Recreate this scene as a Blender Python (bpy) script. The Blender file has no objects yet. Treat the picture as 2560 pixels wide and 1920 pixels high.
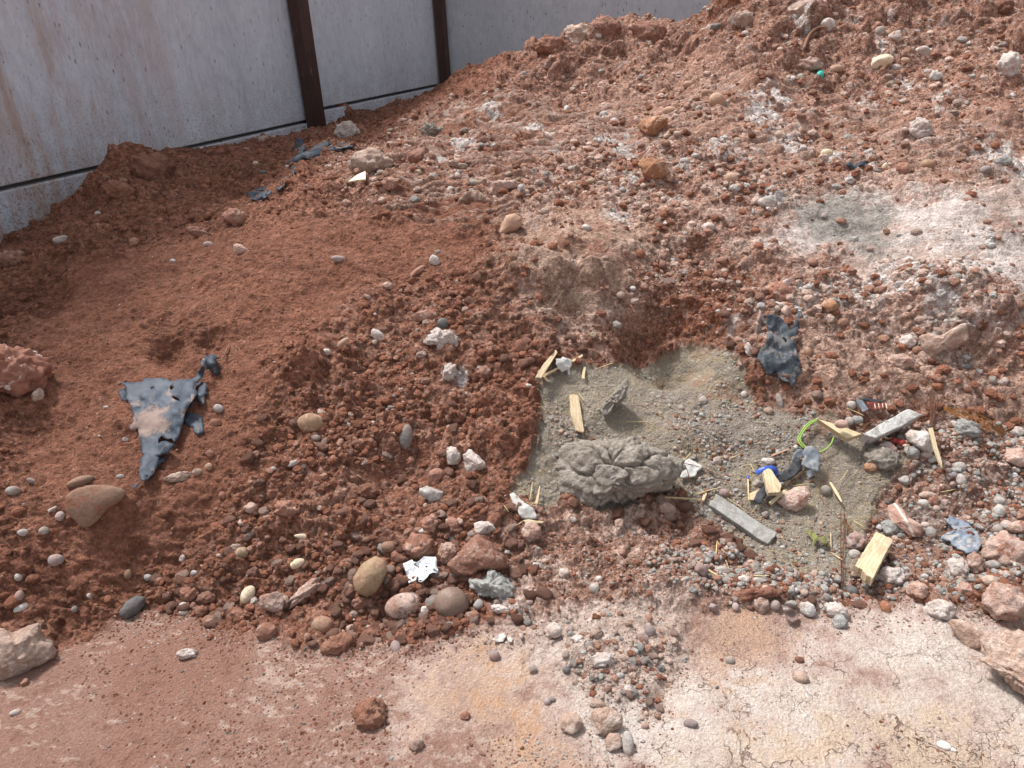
import bpy, math, random
import numpy as np
from mathutils import Vector
from mathutils.geometry import delaunay_2d_cdt

random.seed(7); rng = np.random.default_rng(11)
sc = bpy.context.scene
COL = sc.collection
QUAL = 1.0            # terrain resolution factor

# ------------------------------------------------------------ camera
FOC = 1597.0; CW, CH = 2212.0, 1659.0         # focal length and frame size in photo pixels
PITCH = math.radians(27.0); ROLL = math.radians(-2.5); EYE = np.array([0.0, 0.0, 1.55])
F = np.array([0, math.cos(PITCH), -math.sin(PITCH)])
R0 = np.array([1.0, 0, 0]); U0 = np.cross(R0, F)
RT = R0*math.cos(ROLL) + U0*math.sin(ROLL)
UP = -R0*math.sin(ROLL) + U0*math.cos(ROLL)
cam_d = bpy.data.cameras.new('camera'); cam = bpy.data.objects.new('camera', cam_d); COL.objects.link(cam)
cam_d.sensor_width = 36; cam_d.lens = 36*FOC/CW; cam_d.clip_start = .05; cam_d.clip_end = 300
from mathutils import Matrix
m = Matrix(((RT[0], UP[0], -F[0], EYE[0]), (RT[1], UP[1], -F[1], EYE[1]), (RT[2], UP[2], -F[2], EYE[2]), (0, 0, 0, 1)))
cam.matrix_world = m
sc.camera = cam

# ------------------------------------------------------------ light
SUN_EL, SUN_AZ = math.radians(60), math.radians(-48)      # azimuth from +Y towards +X
w = bpy.data.worlds.new('World'); sc.world = w; w.use_nodes = True
nt = w.node_tree; bg = nt.nodes['Background']
sky = nt.nodes.new('ShaderNodeTexSky'); sky.sky_type = 'NISHITA'; sky.sun_disc = False
sky.sun_elevation = SUN_EL; sky.sun_rotation = SUN_AZ; sky.air_density = 1.0; sky.dust_density = 3.0
hs = nt.nodes.new('ShaderNodeHueSaturation'); hs.inputs['Saturation'].default_value = .26      # thin overcast
nt.links.new(sky.outputs[0], hs.inputs['Color']); nt.links.new(hs.outputs[0], bg.inputs[0]); bg.inputs[1].default_value = 0.11
sl = bpy.data.lights.new('sun', 'SUN'); so = bpy.data.objects.new('sun', sl); COL.objects.link(so)
sl.energy = 2.4; sl.angle = math.radians(10); sl.color = (1, .98, .96)
d = Vector((math.sin(SUN_AZ)*math.cos(SUN_EL), math.cos(SUN_AZ)*math.cos(SUN_EL), math.sin(SUN_EL)))
so.rotation_euler = d.to_track_quat('Z', 'Y').to_euler()
sc.view_settings.view_transform = 'Standard'; sc.view_settings.look = 'None'
sc.view_settings.exposure = 1.12; sc.view_settings.gamma = 1.0

# ------------------------------------------------------------ helpers
def tag(o, label=None, cat=None, group=None, kind=None):
    if label: o['label'] = label
    if cat: o['category'] = cat
    if group: o['group'] = group
    if kind: o['kind'] = kind
    return o

def link_mesh(name, verts, faces, mat, parent=None, smooth=True, loc=None):
    me = bpy.data.meshes.new(name); me.from_pydata([tuple(map(float, v)) for v in verts], [], [tuple(map(int, f)) for f in faces])
    if smooth: me.polygons.foreach_set('use_smooth', [True]*len(me.polygons))
    me.materials.append(mat); me.update()
    o = bpy.data.objects.new(name, me); COL.objects.link(o)
    if loc is not None: o.location = tuple(float(c) for c in loc)
    if parent: o.parent = parent
    return o

def np_mesh(name, V, Q, mat, col=None, msk=None, smooth=True):
    """V (n,3), Q (m,k) all faces of k corners"""
    me = bpy.data.meshes.new(name); k = Q.shape[1]
    me.vertices.add(len(V)); me.vertices.foreach_set('co', V.astype(np.float32).ravel())
    me.loops.add(Q.size); me.loops.foreach_set('vertex_index', Q.astype(np.int32).ravel())
    me.polygons.add(len(Q)); me.polygons.foreach_set('loop_start', (np.arange(len(Q))*k).astype(np.int32))
    me.polygons.foreach_set('loop_total', np.full(len(Q), k, np.int32))
    me.polygons.foreach_set('use_smooth', np.full(len(Q), smooth))
    for nm, c in (('Col', col), ('Msk', msk)):
        if c is not None:
            a = me.attributes.new(nm, 'FLOAT_COLOR', 'POINT')
            cc = np.ones((len(V), 4), np.float32); cc[:, :3] = c; a.data.foreach_set('color', cc.ravel())
    me.materials.append(mat); me.update(calc_edges=True)
    o = bpy.data.objects.new(name, me); COL.objects.link(o)
    return o

# numpy noise in world metres
def hsh(ix, iy, s):
    n = ix.astype(np.int64).astype(np.uint32)*np.uint32(374761393) + iy.astype(np.int64).astype(np.uint32)*np.uint32(668265263) + np.uint32((s*974634777) & 0xffffffff)
    n = (n ^ (n >> np.uint32(13)))*np.uint32(1274126177)
    n = (n ^ (n >> np.uint32(15)))*np.uint32(2246822519)
    n = n ^ (n >> np.uint32(16))
    return (n.astype(np.float64)/4294967295.0).astype(np.float32)
def vn(x, y, s):
    x = np.asarray(x, float); y = np.asarray(y, float)
    ix = np.floor(x); iy = np.floor(y); fx = x-ix; fy = y-iy
    fx = fx*fx*fx*(fx*(fx*6-15)+10); fy = fy*fy*fy*(fy*(fy*6-15)+10)
    a = hsh(ix, iy, s); b = hsh(ix+1, iy, s); c = hsh(ix, iy+1, s); e = hsh(ix+1, iy+1, s)
    return (a*(1-fx)+b*fx)*(1-fy)+(c*(1-fx)+e*fx)*fy*1.0 - 0.5
def fbm(x, y, s, o=4, g=.5, wl=1.0):
    r = 0; a = 1.0; k = 1/wl
    ca, sa = .8, .6
    for i in range(o):
        r = r + a*vn(x*k, y*k, s+i*17); a *= g; k *= 2.03
        x, y = ca*x-sa*y+3.1, sa*x+ca*y+1.7
    return r
def clods(x, y, cell, prob, s, rmin=.25, rmax=.62, flat=.8, ex=.62):
    """field of half-buried irregular lumps: height in metres and a random number per lump"""
    wx = x + cell*.45*vn(x/cell*1.9, y/cell*1.9, s+90) + cell*.15*vn(x/cell*5, y/cell*5, s+92)
    wy = y + cell*.45*vn(x/cell*1.9, y/cell*1.9, s+91) + cell*.15*vn(x/cell*5, y/cell*5, s+93)
    gx = wx/cell; gy = wy/cell; ix = np.floor(gx); iy = np.floor(gy)
    H = np.zeros(gx.shape, np.float32); I = np.zeros(gx.shape, np.float32)
    pr = prob if np.ndim(prob) else np.full(gx.shape, prob, np.float32)
    for a in (-1, 0, 1):
        for b in (-1, 0, 1):
            cx = ix+a; cy = iy+b
            px = cx+.15+.7*hsh(cx, cy, s); py = cy+.15+.7*hsh(cx, cy, s+1)
            r = rmin+(rmax-rmin)*hsh(cx, cy, s+2)**1.5
            ang = 6.28*hsh(cx, cy, s+4); st = .65+.5*hsh(cx, cy, s+5)
            dx = gx-px; dy = gy-py; c = np.cos(ang); q = np.sin(ang)
            u = (dx*c+dy*q)/st; v = (dy*c-dx*q)*st
            d2 = (u*u+v*v)/(r*r)
            h = np.where((d2 < 1) & (hsh(cx, cy, s+3) < pr), r*np.maximum(0, 1-d2)**ex, 0)
            big = h > H
            H = np.where(big, h, H); I = np.where(big, hsh(cx, cy, s+6), I)
    return (H*cell*flat).astype(np.float32), I

# ------------------------------------------------------------ rays
def ray(px, py):
    px = np.asarray(px, float); py = np.asarray(py, float)
    dv = F[None, :]*FOC + RT[None, :]*(np.atleast_1d(px)-CW/2)[:, None] - UP[None, :]*(np.atleast_1d(py)-CH/2)[:, None]
    return dv/FOC                                  # not normalised: t is depth along the view axis

# ------------------------------------------------------------ shape of the heap (smooth part)
CP = []
def add_cp(px, items, toe=None):
    for py, Y in items:
        dv = ray(px, py)[0]; t = Y/dv[1]; CP.append(tuple(EYE+dv*t))
    if toe:
        for py in (toe, toe+60, toe+130, toe+260):
            dv = ray(px, py)[0]; t = -EYE[2]/dv[2]; p = EYE+dv*t; CP.append((p[0], p[1], 0.0))
add_cp(-350, [(1200, 1.7), (1000, 1.9), (850, 2.1), (700, 2.5), (640, 3.0)], 1440)
add_cp(0, [(1200, 1.72), (1000, 1.98), (800, 2.32), (650, 2.8), (560, 3.45), (525, 3.9)], 1430)
add_cp(160, [(1150, 1.8), (950, 2.1), (750, 2.5), (600, 2.95), (480, 3.5), (432, 3.95)], 1370)
add_cp(320, [(1100, 1.88), (900, 2.2), (720, 2.6), (560, 3.05), (440, 3.6), (358, 4.3)], 1310)
add_cp(520, [(1100, 1.9), (900, 2.2), (700, 2.62), (500, 3.2), (410, 3.9), (325, 4.9)], 1310)
add_cp(700, [(1100, 1.9), (900, 2.22), (700, 2.6), (500, 3.12), (400, 3.6), (330, 4.4), (278, 6.0)], 1330)
add_cp(850, [(350, 4.0), (300, 4.8), (248, 6.3)])
add_cp(960, [(1100, 1.9), (900, 2.2), (700, 2.58), (500, 3.1), (350, 3.9), (255, 4.9), (175, 6.5)], 1340)
add_cp(1106, [(1100, 1.92), (900, 2.2), (720, 2.56), (620, 2.7), (500, 3.08), (350, 3.85), (203, 4.95), (122, 5.9)], 1310)
add_cp(1290, [(1100, 1.95), (900, 2.25), (720, 2.58), (640, 2.66), (560, 2.85), (450, 3.25), (300, 4.1), (200, 4.85), (72, 5.6)], 1290)
add_cp(1450, [(1100, 1.97), (900, 2.27), (760, 2.56), (680, 2.66), (600, 2.85), (450, 3.22), (300, 3.95), (183, 4.7), (88, 5.4)], 1280)
add_cp(1600, [(1150, 1.88), (950, 2.18), (800, 2.43), (700, 2.62), (600, 2.83), (450, 3.2), (300, 3.85), (150, 4.55), (20, 5.2), (-20, 5.45)], 1290)
add_cp(1900, [(1150, 1.85), (950, 2.12), (800, 2.35), (650, 2.65), (500, 3.0), (400, 3.35), (250, 4.05), (100, 4.75), (-35, 5.3)], 1280)
add_cp(2212, [(1100, 1.92), (900, 2.2), (700, 2.5), (550, 2.8), (400, 3.2), (250, 3.85), (120, 4.45), (8, 5.0)], 1320)
add_cp(2560, [(1000, 2.05), (700, 2.5), (400, 3.2), (150, 4.3), (20, 4.9)], 1330)
for x, y, z in [(-3, .3, 0), (-1.5, .3, 0), (0, .3, 0), (1.5, .3, 0), (3, .3, 0), (-2.6, .9, 0), (2.8, .9, 0), (0, .8, 0), (-1, .7, 0), (1, .7, 0),
                (-1.2, 6.6, .75), (-.8, 7.6, .75), (0, 7.2, .9), (1, 7.0, 1.0), (2, 6.8, 1.1), (3.2, 6.6, 1.2), (4.5, 6.3, 1.2), (5.5, 5, 1.3), (0, 9, .5), (3, 9, .5), (-5, 4, .3), (-5, 2, .2), (-3, 5.2, .6), (-3, 8, .4),
                (6, 3, .8), (6, 8, .6), (-6, 9, .2), (5, .8, 0), (-5, .6, 0)]:
    CP.append((x, y, z))
CP = np.array(CP)
def tps_fit(P, lam=2e-3):
    n = len(P); d2 = ((P[:, None, :2]-P[None, :, :2])**2).sum(-1)
    K = np.where(d2 > 1e-12, .5*d2*np.log(d2+1e-12), 0)+lam*np.eye(n)
    Q = np.c_[np.ones(n), P[:, :2]]
    A = np.block([[K, Q], [Q.T, np.zeros((3, 3))]])
    return np.linalg.solve(A, np.r_[P[:, 2], 0, 0, 0])
TW = tps_fit(CP)
def tps(x, y):
    r = TW[-3]+TW[-2]*x+TW[-1]*y
    for (a, b, _), wt in zip(CP, TW[:-3]):
        d2 = (x-a)**2+(y-b)**2; r = r+wt*.5*d2*np.log(d2+1e-12)
    return r
def smax(a, b, k=.05): return .5*(a+b+np.sqrt((a-b)**2+k*k))

class Grid:
    """height field on a fan of azimuths and ranges, with bilinear lookup"""
    def __init__(s, az, rho, Z=None): s.az, s.rho, s.Z = az, rho, Z
    def xy(s):
        A, Rr = np.meshgrid(s.az, s.rho); return Rr*np.sin(A), Rr*np.cos(A)
    def at(s, x, y, Z=None):
        Z = s.Z if Z is None else Z
        a = np.arctan2(x, y); r = np.hypot(x, y)
        u = np.clip((a-s.az[0])/(s.az[1]-s.az[0]), 0, len(s.az)-1.001)
        v = np.clip(np.interp(r, s.rho, np.arange(len(s.rho))), 0, len(s.rho)-1.001)
        i = u.astype(int); j = v.astype(int); fu = u-i; fv = v-j
        return (Z[j, i]*(1-fu)+Z[j, i+1]*fu)*(1-fv)+(Z[j+1, i]*(1-fu)+Z[j+1, i+1]*fu)*fv
def hit(grid, px, py):
    dv = ray(px, py); n = len(dv); t = np.full(n, .7); done = np.zeros(n, bool)
    for k in range(900):
        p = EYE+dv*t[:, None]; below = p[:, 2] < grid.at(p[:, 0], p[:, 1]); done |= below
        if done.all(): break
        t = np.where(done, t, t+.004+.004*t)
    lo = t-.004-.004*t; hi = t
    for k in range(8):
        m_ = (lo+hi)/2; p = EYE+dv*m_[:, None]; b = p[:, 2] < grid.at(p[:, 0], p[:, 1])
        hi = np.where(b, m_, hi); lo = np.where(b, lo, m_)
    return hi, EYE+dv*hi[:, None]

azc = np.radians(np.linspace(-66, 66, 300)); rhc = np.r_[np.linspace(.35, 5.2, 260), np.linspace(5.25, 11, 60)]
CG = Grid(azc, rhc); X0, Y0 = CG.xy()
Z0 = tps(X0, Y0); Z0 = smax(Z0, 0*Z0, .04)-.02
CG.Z = np.clip(Z0, -.02, 2.1)
def P_(px, py): return hit(CG, [px], [py])[1][0]
# hollows and lumps (pixel of the photo, radius m, height m, steepness)
FEAT = [(1400, 745, .13, -.09), (1480, 735, .12, -.05), (950, 960, .16, -.05), (800, 1020, .1, -.03), (370, 752, .085, -.075), (450, 755, .07, -.055), (330, 705, .09, .045), (420, 700, .10, .05), (500, 720, .06, .03),
        (50, 640, .17, -.11), (30, 760, .10, -.04), (200, 520, .15, .04), (560, 560, .12, .035), (650, 820, .12, .03), (700, 640, .1, -.025), (250, 1100, .12, .03), (40, 560, .12, .05), (390, 1180, .05, -.03), (30, 910, .13, -.04), (120, 640, .1, .03),
        (300, 380, .28, .12), (250, 400, .15, .05), (1180, 585, .17, .07), (1120, 560, .10, .05), (1320, 570, .19, .07), (1230, 668, .11, -.05), (1350, 672, .10, -.045), (1060, 600, .06, -.04), (1210, 620, .08, .04),
        (1190, 120, .25, .10), (1290, 90, .2, .11), (1400, 90, .22, .10), (1120, 130, .12, .06), (1240, 190, .3, -.05), (1080, 140, .25, .04), (1560, 40, .3, .12), (1475, 105, .16, -.10), (1700, 0, .4, .12), (760, 260, .2, .06), (740, 300, .2, .05),
        (1590, 680, .13, .045), (1700, 640, .14, .04), (1980, 640, .2, .06), (2090, 640, .15, .03), (1920, 720, .12, -.03), (2010, 300, .2, .08),
        (860, 360, .15, -.07), (740, 430, .1, -.03), (1420, 390, .12, .03), (1380, 330, .1, -.03), (2120, 220, .3, .1), (2180, 700, .2, .05),
        (470, 870, .2, .02), (600, 640, .3, .02), (1560, 900, .2, -.02), (1700, 930, .22, -.035), (1500, 850, .1, .015), (1350, 1250, .15, .02), (1370, 1400, .16, .02)]
for fx, fy, fr, fh in FEAT:
    p = P_(fx, fy); d2 = (X0-p[0])**2+(Y0-p[1])**2
    dn = np.sqrt(d2)/fr*(1+.5*fbm(X0, Y0, 5, 2, wl=.12))
    CG.Z = CG.Z+(fh*np.exp(-dn**2*1.6) if fh > 0 else fh*np.exp(-dn**4*1.5))

# region outlines, in photo pixels, laid onto the ground as world x, y
def world_poly(pts):
    a = np.array(pts, float); return hit(CG, a[:, 0], a[:, 1])[1][:, :2]
def sdist(poly, x, y):
    n = len(poly); dmin = np.full(x.shape, 1e9); ins = np.zeros(x.shape, bool)
    for i in range(n):
        a = poly[i]; b = poly[(i+1) % n]; e = b-a
        t = np.clip(((x-a[0])*e[0]+(y-a[1])*e[1])/(e@e+1e-12), 0, 1)
        dmin = np.minimum(dmin, (x-a[0]-t*e[0])**2+(y-a[1]-t*e[1])**2)
        c = ((a[1] > y) != (b[1] > y)) & (x < (b[0]-a[0])*(y-a[1])/(b[1]-a[1]+1e-12)+a[0]); ins ^= c
    return np.where(ins, 1, -1)*np.sqrt(dmin)
ZONES = {
 'sand': [(1168, 960), (1165, 830), (1195, 795), (1290, 790), (1420, 770), (1480, 745), (1560, 752), (1600, 790), (1640, 880), (1760, 900), (1830, 920), (1960, 990), (1900, 1060), (1870, 1150), (1840, 1250), (1700, 1240), (1600, 1190), (1510, 1110), (1470, 1075), (1300, 1115), (1230, 1085), (1180, 1120), (1105, 1070), (1140, 1010)],
 'dustgrey': [(1430, 860), (1500, 830), (1640, 880), (1760, 910), (1700, 970), (1560, 980), (1470, 940)],
 'gravel': [(1840, 930), (1920, 860), (2060, 900), (2300, 930), (2300, 1290), (2000, 1290), (1850, 1300), (1600, 1310), (1400, 1270), (1450, 1180), (1560, 1180), (1700, 1240), (1840, 1220), (1900, 1060)],
 'band': [(380, 1300), (460, 1180), (600, 1000), (760, 620), (880, 590), (1060, 700), (1080, 880), (1090, 1050), (1100, 1180), (1060, 1330), (900, 1390), (600, 1400), (500, 1370)],
 'pale': [(960, 1440), (1060, 1420), (1110, 1350), (1230, 1300), (1400, 1240), (1500, 1320), (1700, 1310), (1900, 1290), (2400, 1330), (2500, 1800), (1200, 1800), (1230, 1640), (1130, 1600), (960, 1530)],
 'orange1': [(960, 1440), (1060, 1430), (1120, 1480), (1100, 1560), (1160, 1640), (1060, 1600), (980, 1530)],
 'orange2': [(1500, 1620), (1600, 1520), (1760, 1500), (1900, 1520), (2100, 1560), (2150, 1700), (1900, 1760), (1600, 1760)],
 'orange3': [(1500, 1380), (1600, 1320), (1720, 1340), (1700, 1400), (1640, 1440), (1560, 1460), (1480, 1500)],
 'buff': [(1070, 560), (1095, 480), (1300, 460), (1440, 540), (1400, 640), (1290, 690), (1170, 670), (1090, 620)],
 'bufflow': [(1090, 610), (1180, 600), (1290, 620), (1380, 620), (1400, 660), (1290, 700), (1160, 690)],
 'pinkslope': [(1120, 480), (1200, 400), (1500, 380), (1700, 400), (2300, 350), (2300, 920), (1900, 900), (1740, 860), (1700, 700), (1620, 620), (1500, 600), (1430, 700), (1250, 740), (1080, 690)],
 'chalk': [(1660, 520), (1700, 440), (1800, 420), (1960, 440), (2300, 380), (2300, 640), (2080, 640), (2000, 690), (1880, 620), (1800, 560), (1740, 580)],
 'chalk2': [(1590, 700), (1640, 640), (1780, 620), (1980, 560), (2120, 640), (2080, 780), (2000, 760), (1900, 720), (1760, 680), (1660, 760), (1600, 760)],
 'greydust': [(1700, 450), (1800, 425), (1900, 450), (1930, 520), (1870, 550), (1780, 530), (1740, 500)],
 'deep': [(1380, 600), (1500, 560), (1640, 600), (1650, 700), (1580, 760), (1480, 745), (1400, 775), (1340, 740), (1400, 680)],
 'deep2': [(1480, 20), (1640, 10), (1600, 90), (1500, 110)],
 'smooth': [(60, 900), (20, 700), (150, 560), (420, 500), (780, 470), (1040, 500), (1000, 560), (800, 620), (620, 760), (520, 1000), (440, 1180), (240, 1300), (60, 1180)],
 'floor': [(-400, 1560), (100, 1420), (280, 1330), (420, 1320), (620, 1400), (900, 1400), (1060, 1360), (1200, 1340), (1400, 1300), (1700, 1310), (1900, 1300), (2500, 1360), (2600, 2400), (-500, 2400)],
 'upper': [(740, 460), (700, 330), (960, 220), (1300, 170), (1700, 150), (2212, 250), (2212, 380), (1700, 420), (1400, 400), (1100, 440)],
 'ridge': [(1230, 1270), (1450, 1230), (1520, 1300), (1490, 1400), (1400, 1510), (1290, 1500), (1190, 1400), (1080, 1350)],
 'pink2': [(1640, 890), (1720, 700), (1840, 690), (2000, 760), (2250, 800), (2300, 940), (1960, 880), (1800, 900)],
 'ledges': [(860, 440), (820, 380), (900, 260), (1100, 200), (1500, 190), (1700, 170), (2212, 230), (2260, 400), (1700, 400), (1500, 330), (1250, 350), (1100, 480), (960, 500)],
 'mixright': [(1500, 1120), (1440, 1180), (1300, 1130), (1120, 1180), (1200, 1320), (1420, 1300), (1560, 1300)],
 'pinktoe': [(1150, 1120), (1080, 1290), (1200, 1350), (1300, 1300), (1450, 1290), (1560, 1300), (1560, 1200), (1480, 1090), (1300, 1115)],
}
SALT = [(1640, 240, .09), (1340, 320, .11), (1360, 385, .1), (1680, 215, .07), (1640, 250, .1), (1480, 365, .05), (1000, 330, .07), (1070, 240, .07), (1150, 280, .06), (1560, 330, .1), (1700, 300, .08), (1980, 300, .06),
        (1950, 190, .06), (1860, 215, .06), (2180, 350, .12), (1170, 390, .05), (1190, 300, .05), (1840, 55, .05), (1730, 60, .05), (1900, 130, .04), (2170, 150, .06), (1660, 440, .06), (1450, 430, .05), (1880, 360, .05),
        (1200, 330, .05), (1560, 230, .04), (1000, 230, .04), (2040, 215, .05), (1000, 810, .03), (960, 800, .02), (1130, 1310, .08), (1340, 480, .06), (1980, 600, .07), (1790, 345, .05), (940, 365, .05)]
ZSD = {k: sdist(world_poly(v), X0, Y0) for k, v in ZONES.items()}
salt_c = np.zeros(X0.shape)
for sx, sy, sr in SALT:
    p = P_(sx, sy); dd = ((X0-p[0])**2+((Y0-p[1])/1.6)**2)/(sr*sr); salt_c = np.maximum(salt_c, np.exp(-dd))

# ------------------------------------------------------------ fine height field
na = int(1560*QUAL)
az = np.radians(np.linspace(-62, 62, na))
rho = np.r_[np.arange(.75, 1.3, .006/QUAL), np.arange(1.3, 3.6, .0038/QUAL), np.arange(3.6, 6.9, .0062/QUAL), np.arange(6.9, 10.5, .03/QUAL)]
G = Grid(az, rho); X, Y = G.xy()
up = lambda Z: CG.at(X, Y, Z)
base = up(CG.Z)
warp = .05*fbm(X, Y, 31, 3, wl=.15)+.035*fbm(X, Y, 37, 3, g=.7, wl=.03)
SDm = {k: up(v) for k, v in ZSD.items()}
def mk(k, feather=.03, noise=1.0, off=0.0):
    return np.clip((SDm[k]+noise*warp+off)/feather+.5, 0, 1)
floor = mk('floor', .06, .6); sand = mk('sand', .02, .55); gravel = mk('gravel', .08); band = mk('band', .15)
smooth = mk('smooth', .18); chalk = mk('chalk', .12, 2); pale = mk('pale', .24, 2.6); upper = mk('upper', .2, 1)
heap = 1-floor
YS = Y+.95*np.maximum(base, 0)            # distance measured up the slope, so that texture does not stretch on steep parts
crest = np.clip((base-.95)/.3, 0, 1)*heap
rough = heap*(1-.62*smooth)*(1-.78*sand)*(1-.7*chalk*(1-mk('chalk2')))
buffm = mk('buff', .16, 1.6)*heap; rough = rough*(1-.5*buffm)
lz0 = np.clip(SDm['ledges']/.12+.5, 0, 1)*heap; ridge = mk('ridge', .12, 1.2); pink2 = mk('pink2', .1, 1.5)*heap; rough = rough*(1-.35*pink2)
rough = np.clip(rough+.25*gravel+.5*ridge*floor, 0, 1)*(1-.6*lz0)
Z = base.copy()
Z += (heap*(1-.6*sand)*(1-.25*smooth))*(.06*fbm(X, YS, 1, 3, wl=.5)+.042*fbm(X, YS, 2, 3, wl=.16))
Z += crest*(.12*fbm(X, YS, 3, 3, wl=.45))
Z += floor*(.006*fbm(X, YS, 4, 3, wl=.3))+ridge*floor*(.006+.035*fbm(X, YS, 24, 3, g=.6, wl=.12))
rid = 1-2*np.abs(fbm(X*1.0, YS*1.5, 9, 3, wl=.13)); Z += rough*.008*rid
shelf = np.clip(upper+.5*crest, 0, 1)*(1-smooth)*heap            # thin crusty ledges of the upper slope
q = fbm(X*.42, YS*1.5, 12, 4, g=.6, wl=.06); Z += shelf*.011*(np.clip(q*2.4, -.7, .7))
q = fbm(X*.4, YS*1.2, 15, 3, g=.6, wl=.025); Z += shelf*.004*np.clip(q*2, -.7, .7)
lw = np.clip(SDm['ledges']/.12+.6+2*fbm(X, YS, 19, 2, wl=.2), 0, 1)*heap
ph = YS/.066+1.8*fbm(X*.7, YS, 18, 3, wl=.22)+.8*fbm(X*.5, YS, 17, 3, wl=.06); sw = ph-np.floor(ph)
lid = hsh(np.floor(ph), np.floor(X/.13+1.2*fbm(X, YS, 16, 2, wl=.3)), 5)
lid = .5*lid+.5*np.clip(.5+1.6*fbm(X, YS, 14, 2, wl=.12), 0, 1)
Z += lw*.034*(.15+1.0*lid)*np.where(X > .3, .75, 1)*np.minimum(sw*4.5, (1-sw)*1.25)
k16, i16 = clods(X, YS, .17, .35+.35*crest, 100, ex=.9); k8, i8 = clods(X, YS, .085, .5, 200, ex=.75); k4, i4 = clods(X, YS, .042, .6, 300)
k2, i2 = clods(X, YS, .021, .65, 400); k1, i1 = clods(X, YS, .012, .6, 500)
rr = rough*(.55+.9*np.clip(fbm(X, YS, 21, 2, wl=.35)+.3, 0, 1))
clump = rr*(.35+crest*.8)*k16+rr*(.55)*k8+rr*.85*k4
Z += clump
ZB = Z.copy()
Z += (np.clip(rough*1.0+.10*smooth*heap+.10*sand, 0, 1))*(.85*k2+.7*k1)
Z += floor*np.clip(fbm(X, YS, 23, 3, wl=.25)*2+.25-pale*.5, 0, .5)*(.35*k2+.5*k1)
Z += (heap+.45*floor)*(.0034*fbm(X, YS, 6, 3, g=.6, wl=.026)*(1-.4*crest)*(1-.5*lz0))
gs = .03; gxx = (CG.at(X+gs, Y)-CG.at(X-gs, Y))/(2*gs); gyy = (CG.at(X, Y+gs)-CG.at(X, Y-gs))/(2*gs); gl = np.sqrt(1+gxx**2+gyy**2)
hf = Z-ZB+.6*clump; Z = ZB-.6*clump+hf/gl; G.Z = Z
XD = X-gxx/gl*hf; YD = Y-gyy/gl*hf

# ------------------------------------------------------------ soil colours (albedo)
C = lambda *a: np.array(a, np.float32)
RED, DEEP, PINK, PALE, WHITE = C(.232, .098, .060), C(.200, .072, .036), C(.37, .205, .148), C(.49, .355, .29), C(.61, .56, .525)
SANDC, GREY, ORANGE, CREAM, BUFF = C(.285, .242, .192), C(.33, .31, .28), C(.50, .305, .195), C(.56, .42, .31), C(.42, .275, .20)
n1 = fbm(X, YS, 51, 4, wl=.3); n2 = fbm(X, YS, 52, 4, g=.65, wl=.06); n3 = fbm(X, YS, 53, 3, g=.7, wl=.018); n4 = fbm(X, YS, 54, 3, wl=.12)
col = np.ones(X.shape+(3,), np.float32)*RED
def mix(c, m_):
    global col
    m_ = np.clip(m_, 0, 1)[..., None]; col = col*(1-m_)+np.asarray(c, np.float32)*m_
right = np.clip((X+.05+.35*n1)/.5, 0, 1)*heap*np.clip((base-.25)/.3, 0, 1)
mix(PINK, .55*right+.55*upper*np.clip(.6+2*n1, 0, 1)+.2*np.clip(n2*2, 0, 1)*heap)
mix(PINK, mk('pinkslope', .2, 3)*(.50+.8*n1)); mix(PALE, mk('pinkslope', .2, 3)*np.clip(.28+1.2*n4+.3*n3, 0, .8))
mix(PALE, lw*np.where((sw > .1) & (sw < .42), .65, 0)*np.clip(.6+2*n4, 0, 1)); mix(BUFF, buffm*np.clip(.55+1.6*n2, 0, 1)); mix(C(.33, .235, .18), mk('bufflow', .12, 1.8)*buffm*.6)
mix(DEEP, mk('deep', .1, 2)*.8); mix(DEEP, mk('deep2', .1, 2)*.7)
mix(PINK, band*np.clip(.12+.8*n2, 0, .5))
mix(C(.230, .097, .060), smooth*.6)
mix(C(.50, .39, .335), chalk*np.clip(.85+.8*n2, 0, 1)); mix(C(.56, .49, .45), chalk*np.clip(.35+1.6*n1+.8*n2, 0, .85))
mix(PALE, mk('chalk2', .1, 2.5)*np.clip(.5+1.2*n2, 0, 1)); mix(WHITE, mk('chalk2', .1, 2.5)*np.clip(.15+1.8*n2, 0, .8))
mix(C(.29, .27, .24), mk('greydust', .08, 1.6)*.9)
salt = up(salt_c)
mix(WHITE, np.clip((salt-.45+.9*n2+.4*n3)*2.5, 0, 1)*np.clip(salt*6, 0, 1)*.85*heap)
mix(WHITE, np.clip((fbm(X, YS*1.7, 60, 4, g=.65, wl=.16)-.50)*4, 0, 1)*.5*np.clip(right+upper, 0, 1)*(1-sand)*(1-smooth))
mix(PALE, gravel*(.35+.5*n2)*(1-sand)); mix(GREY, gravel*np.clip(.1+n4, 0, .5))
mix(C(.33, .20, .15), mk('pinktoe', .1, 1.2, .05)*.85); mix(PALE, mk('pinktoe', .1, 2)*np.clip(n2*2.5+.1, 0, .8))
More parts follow.
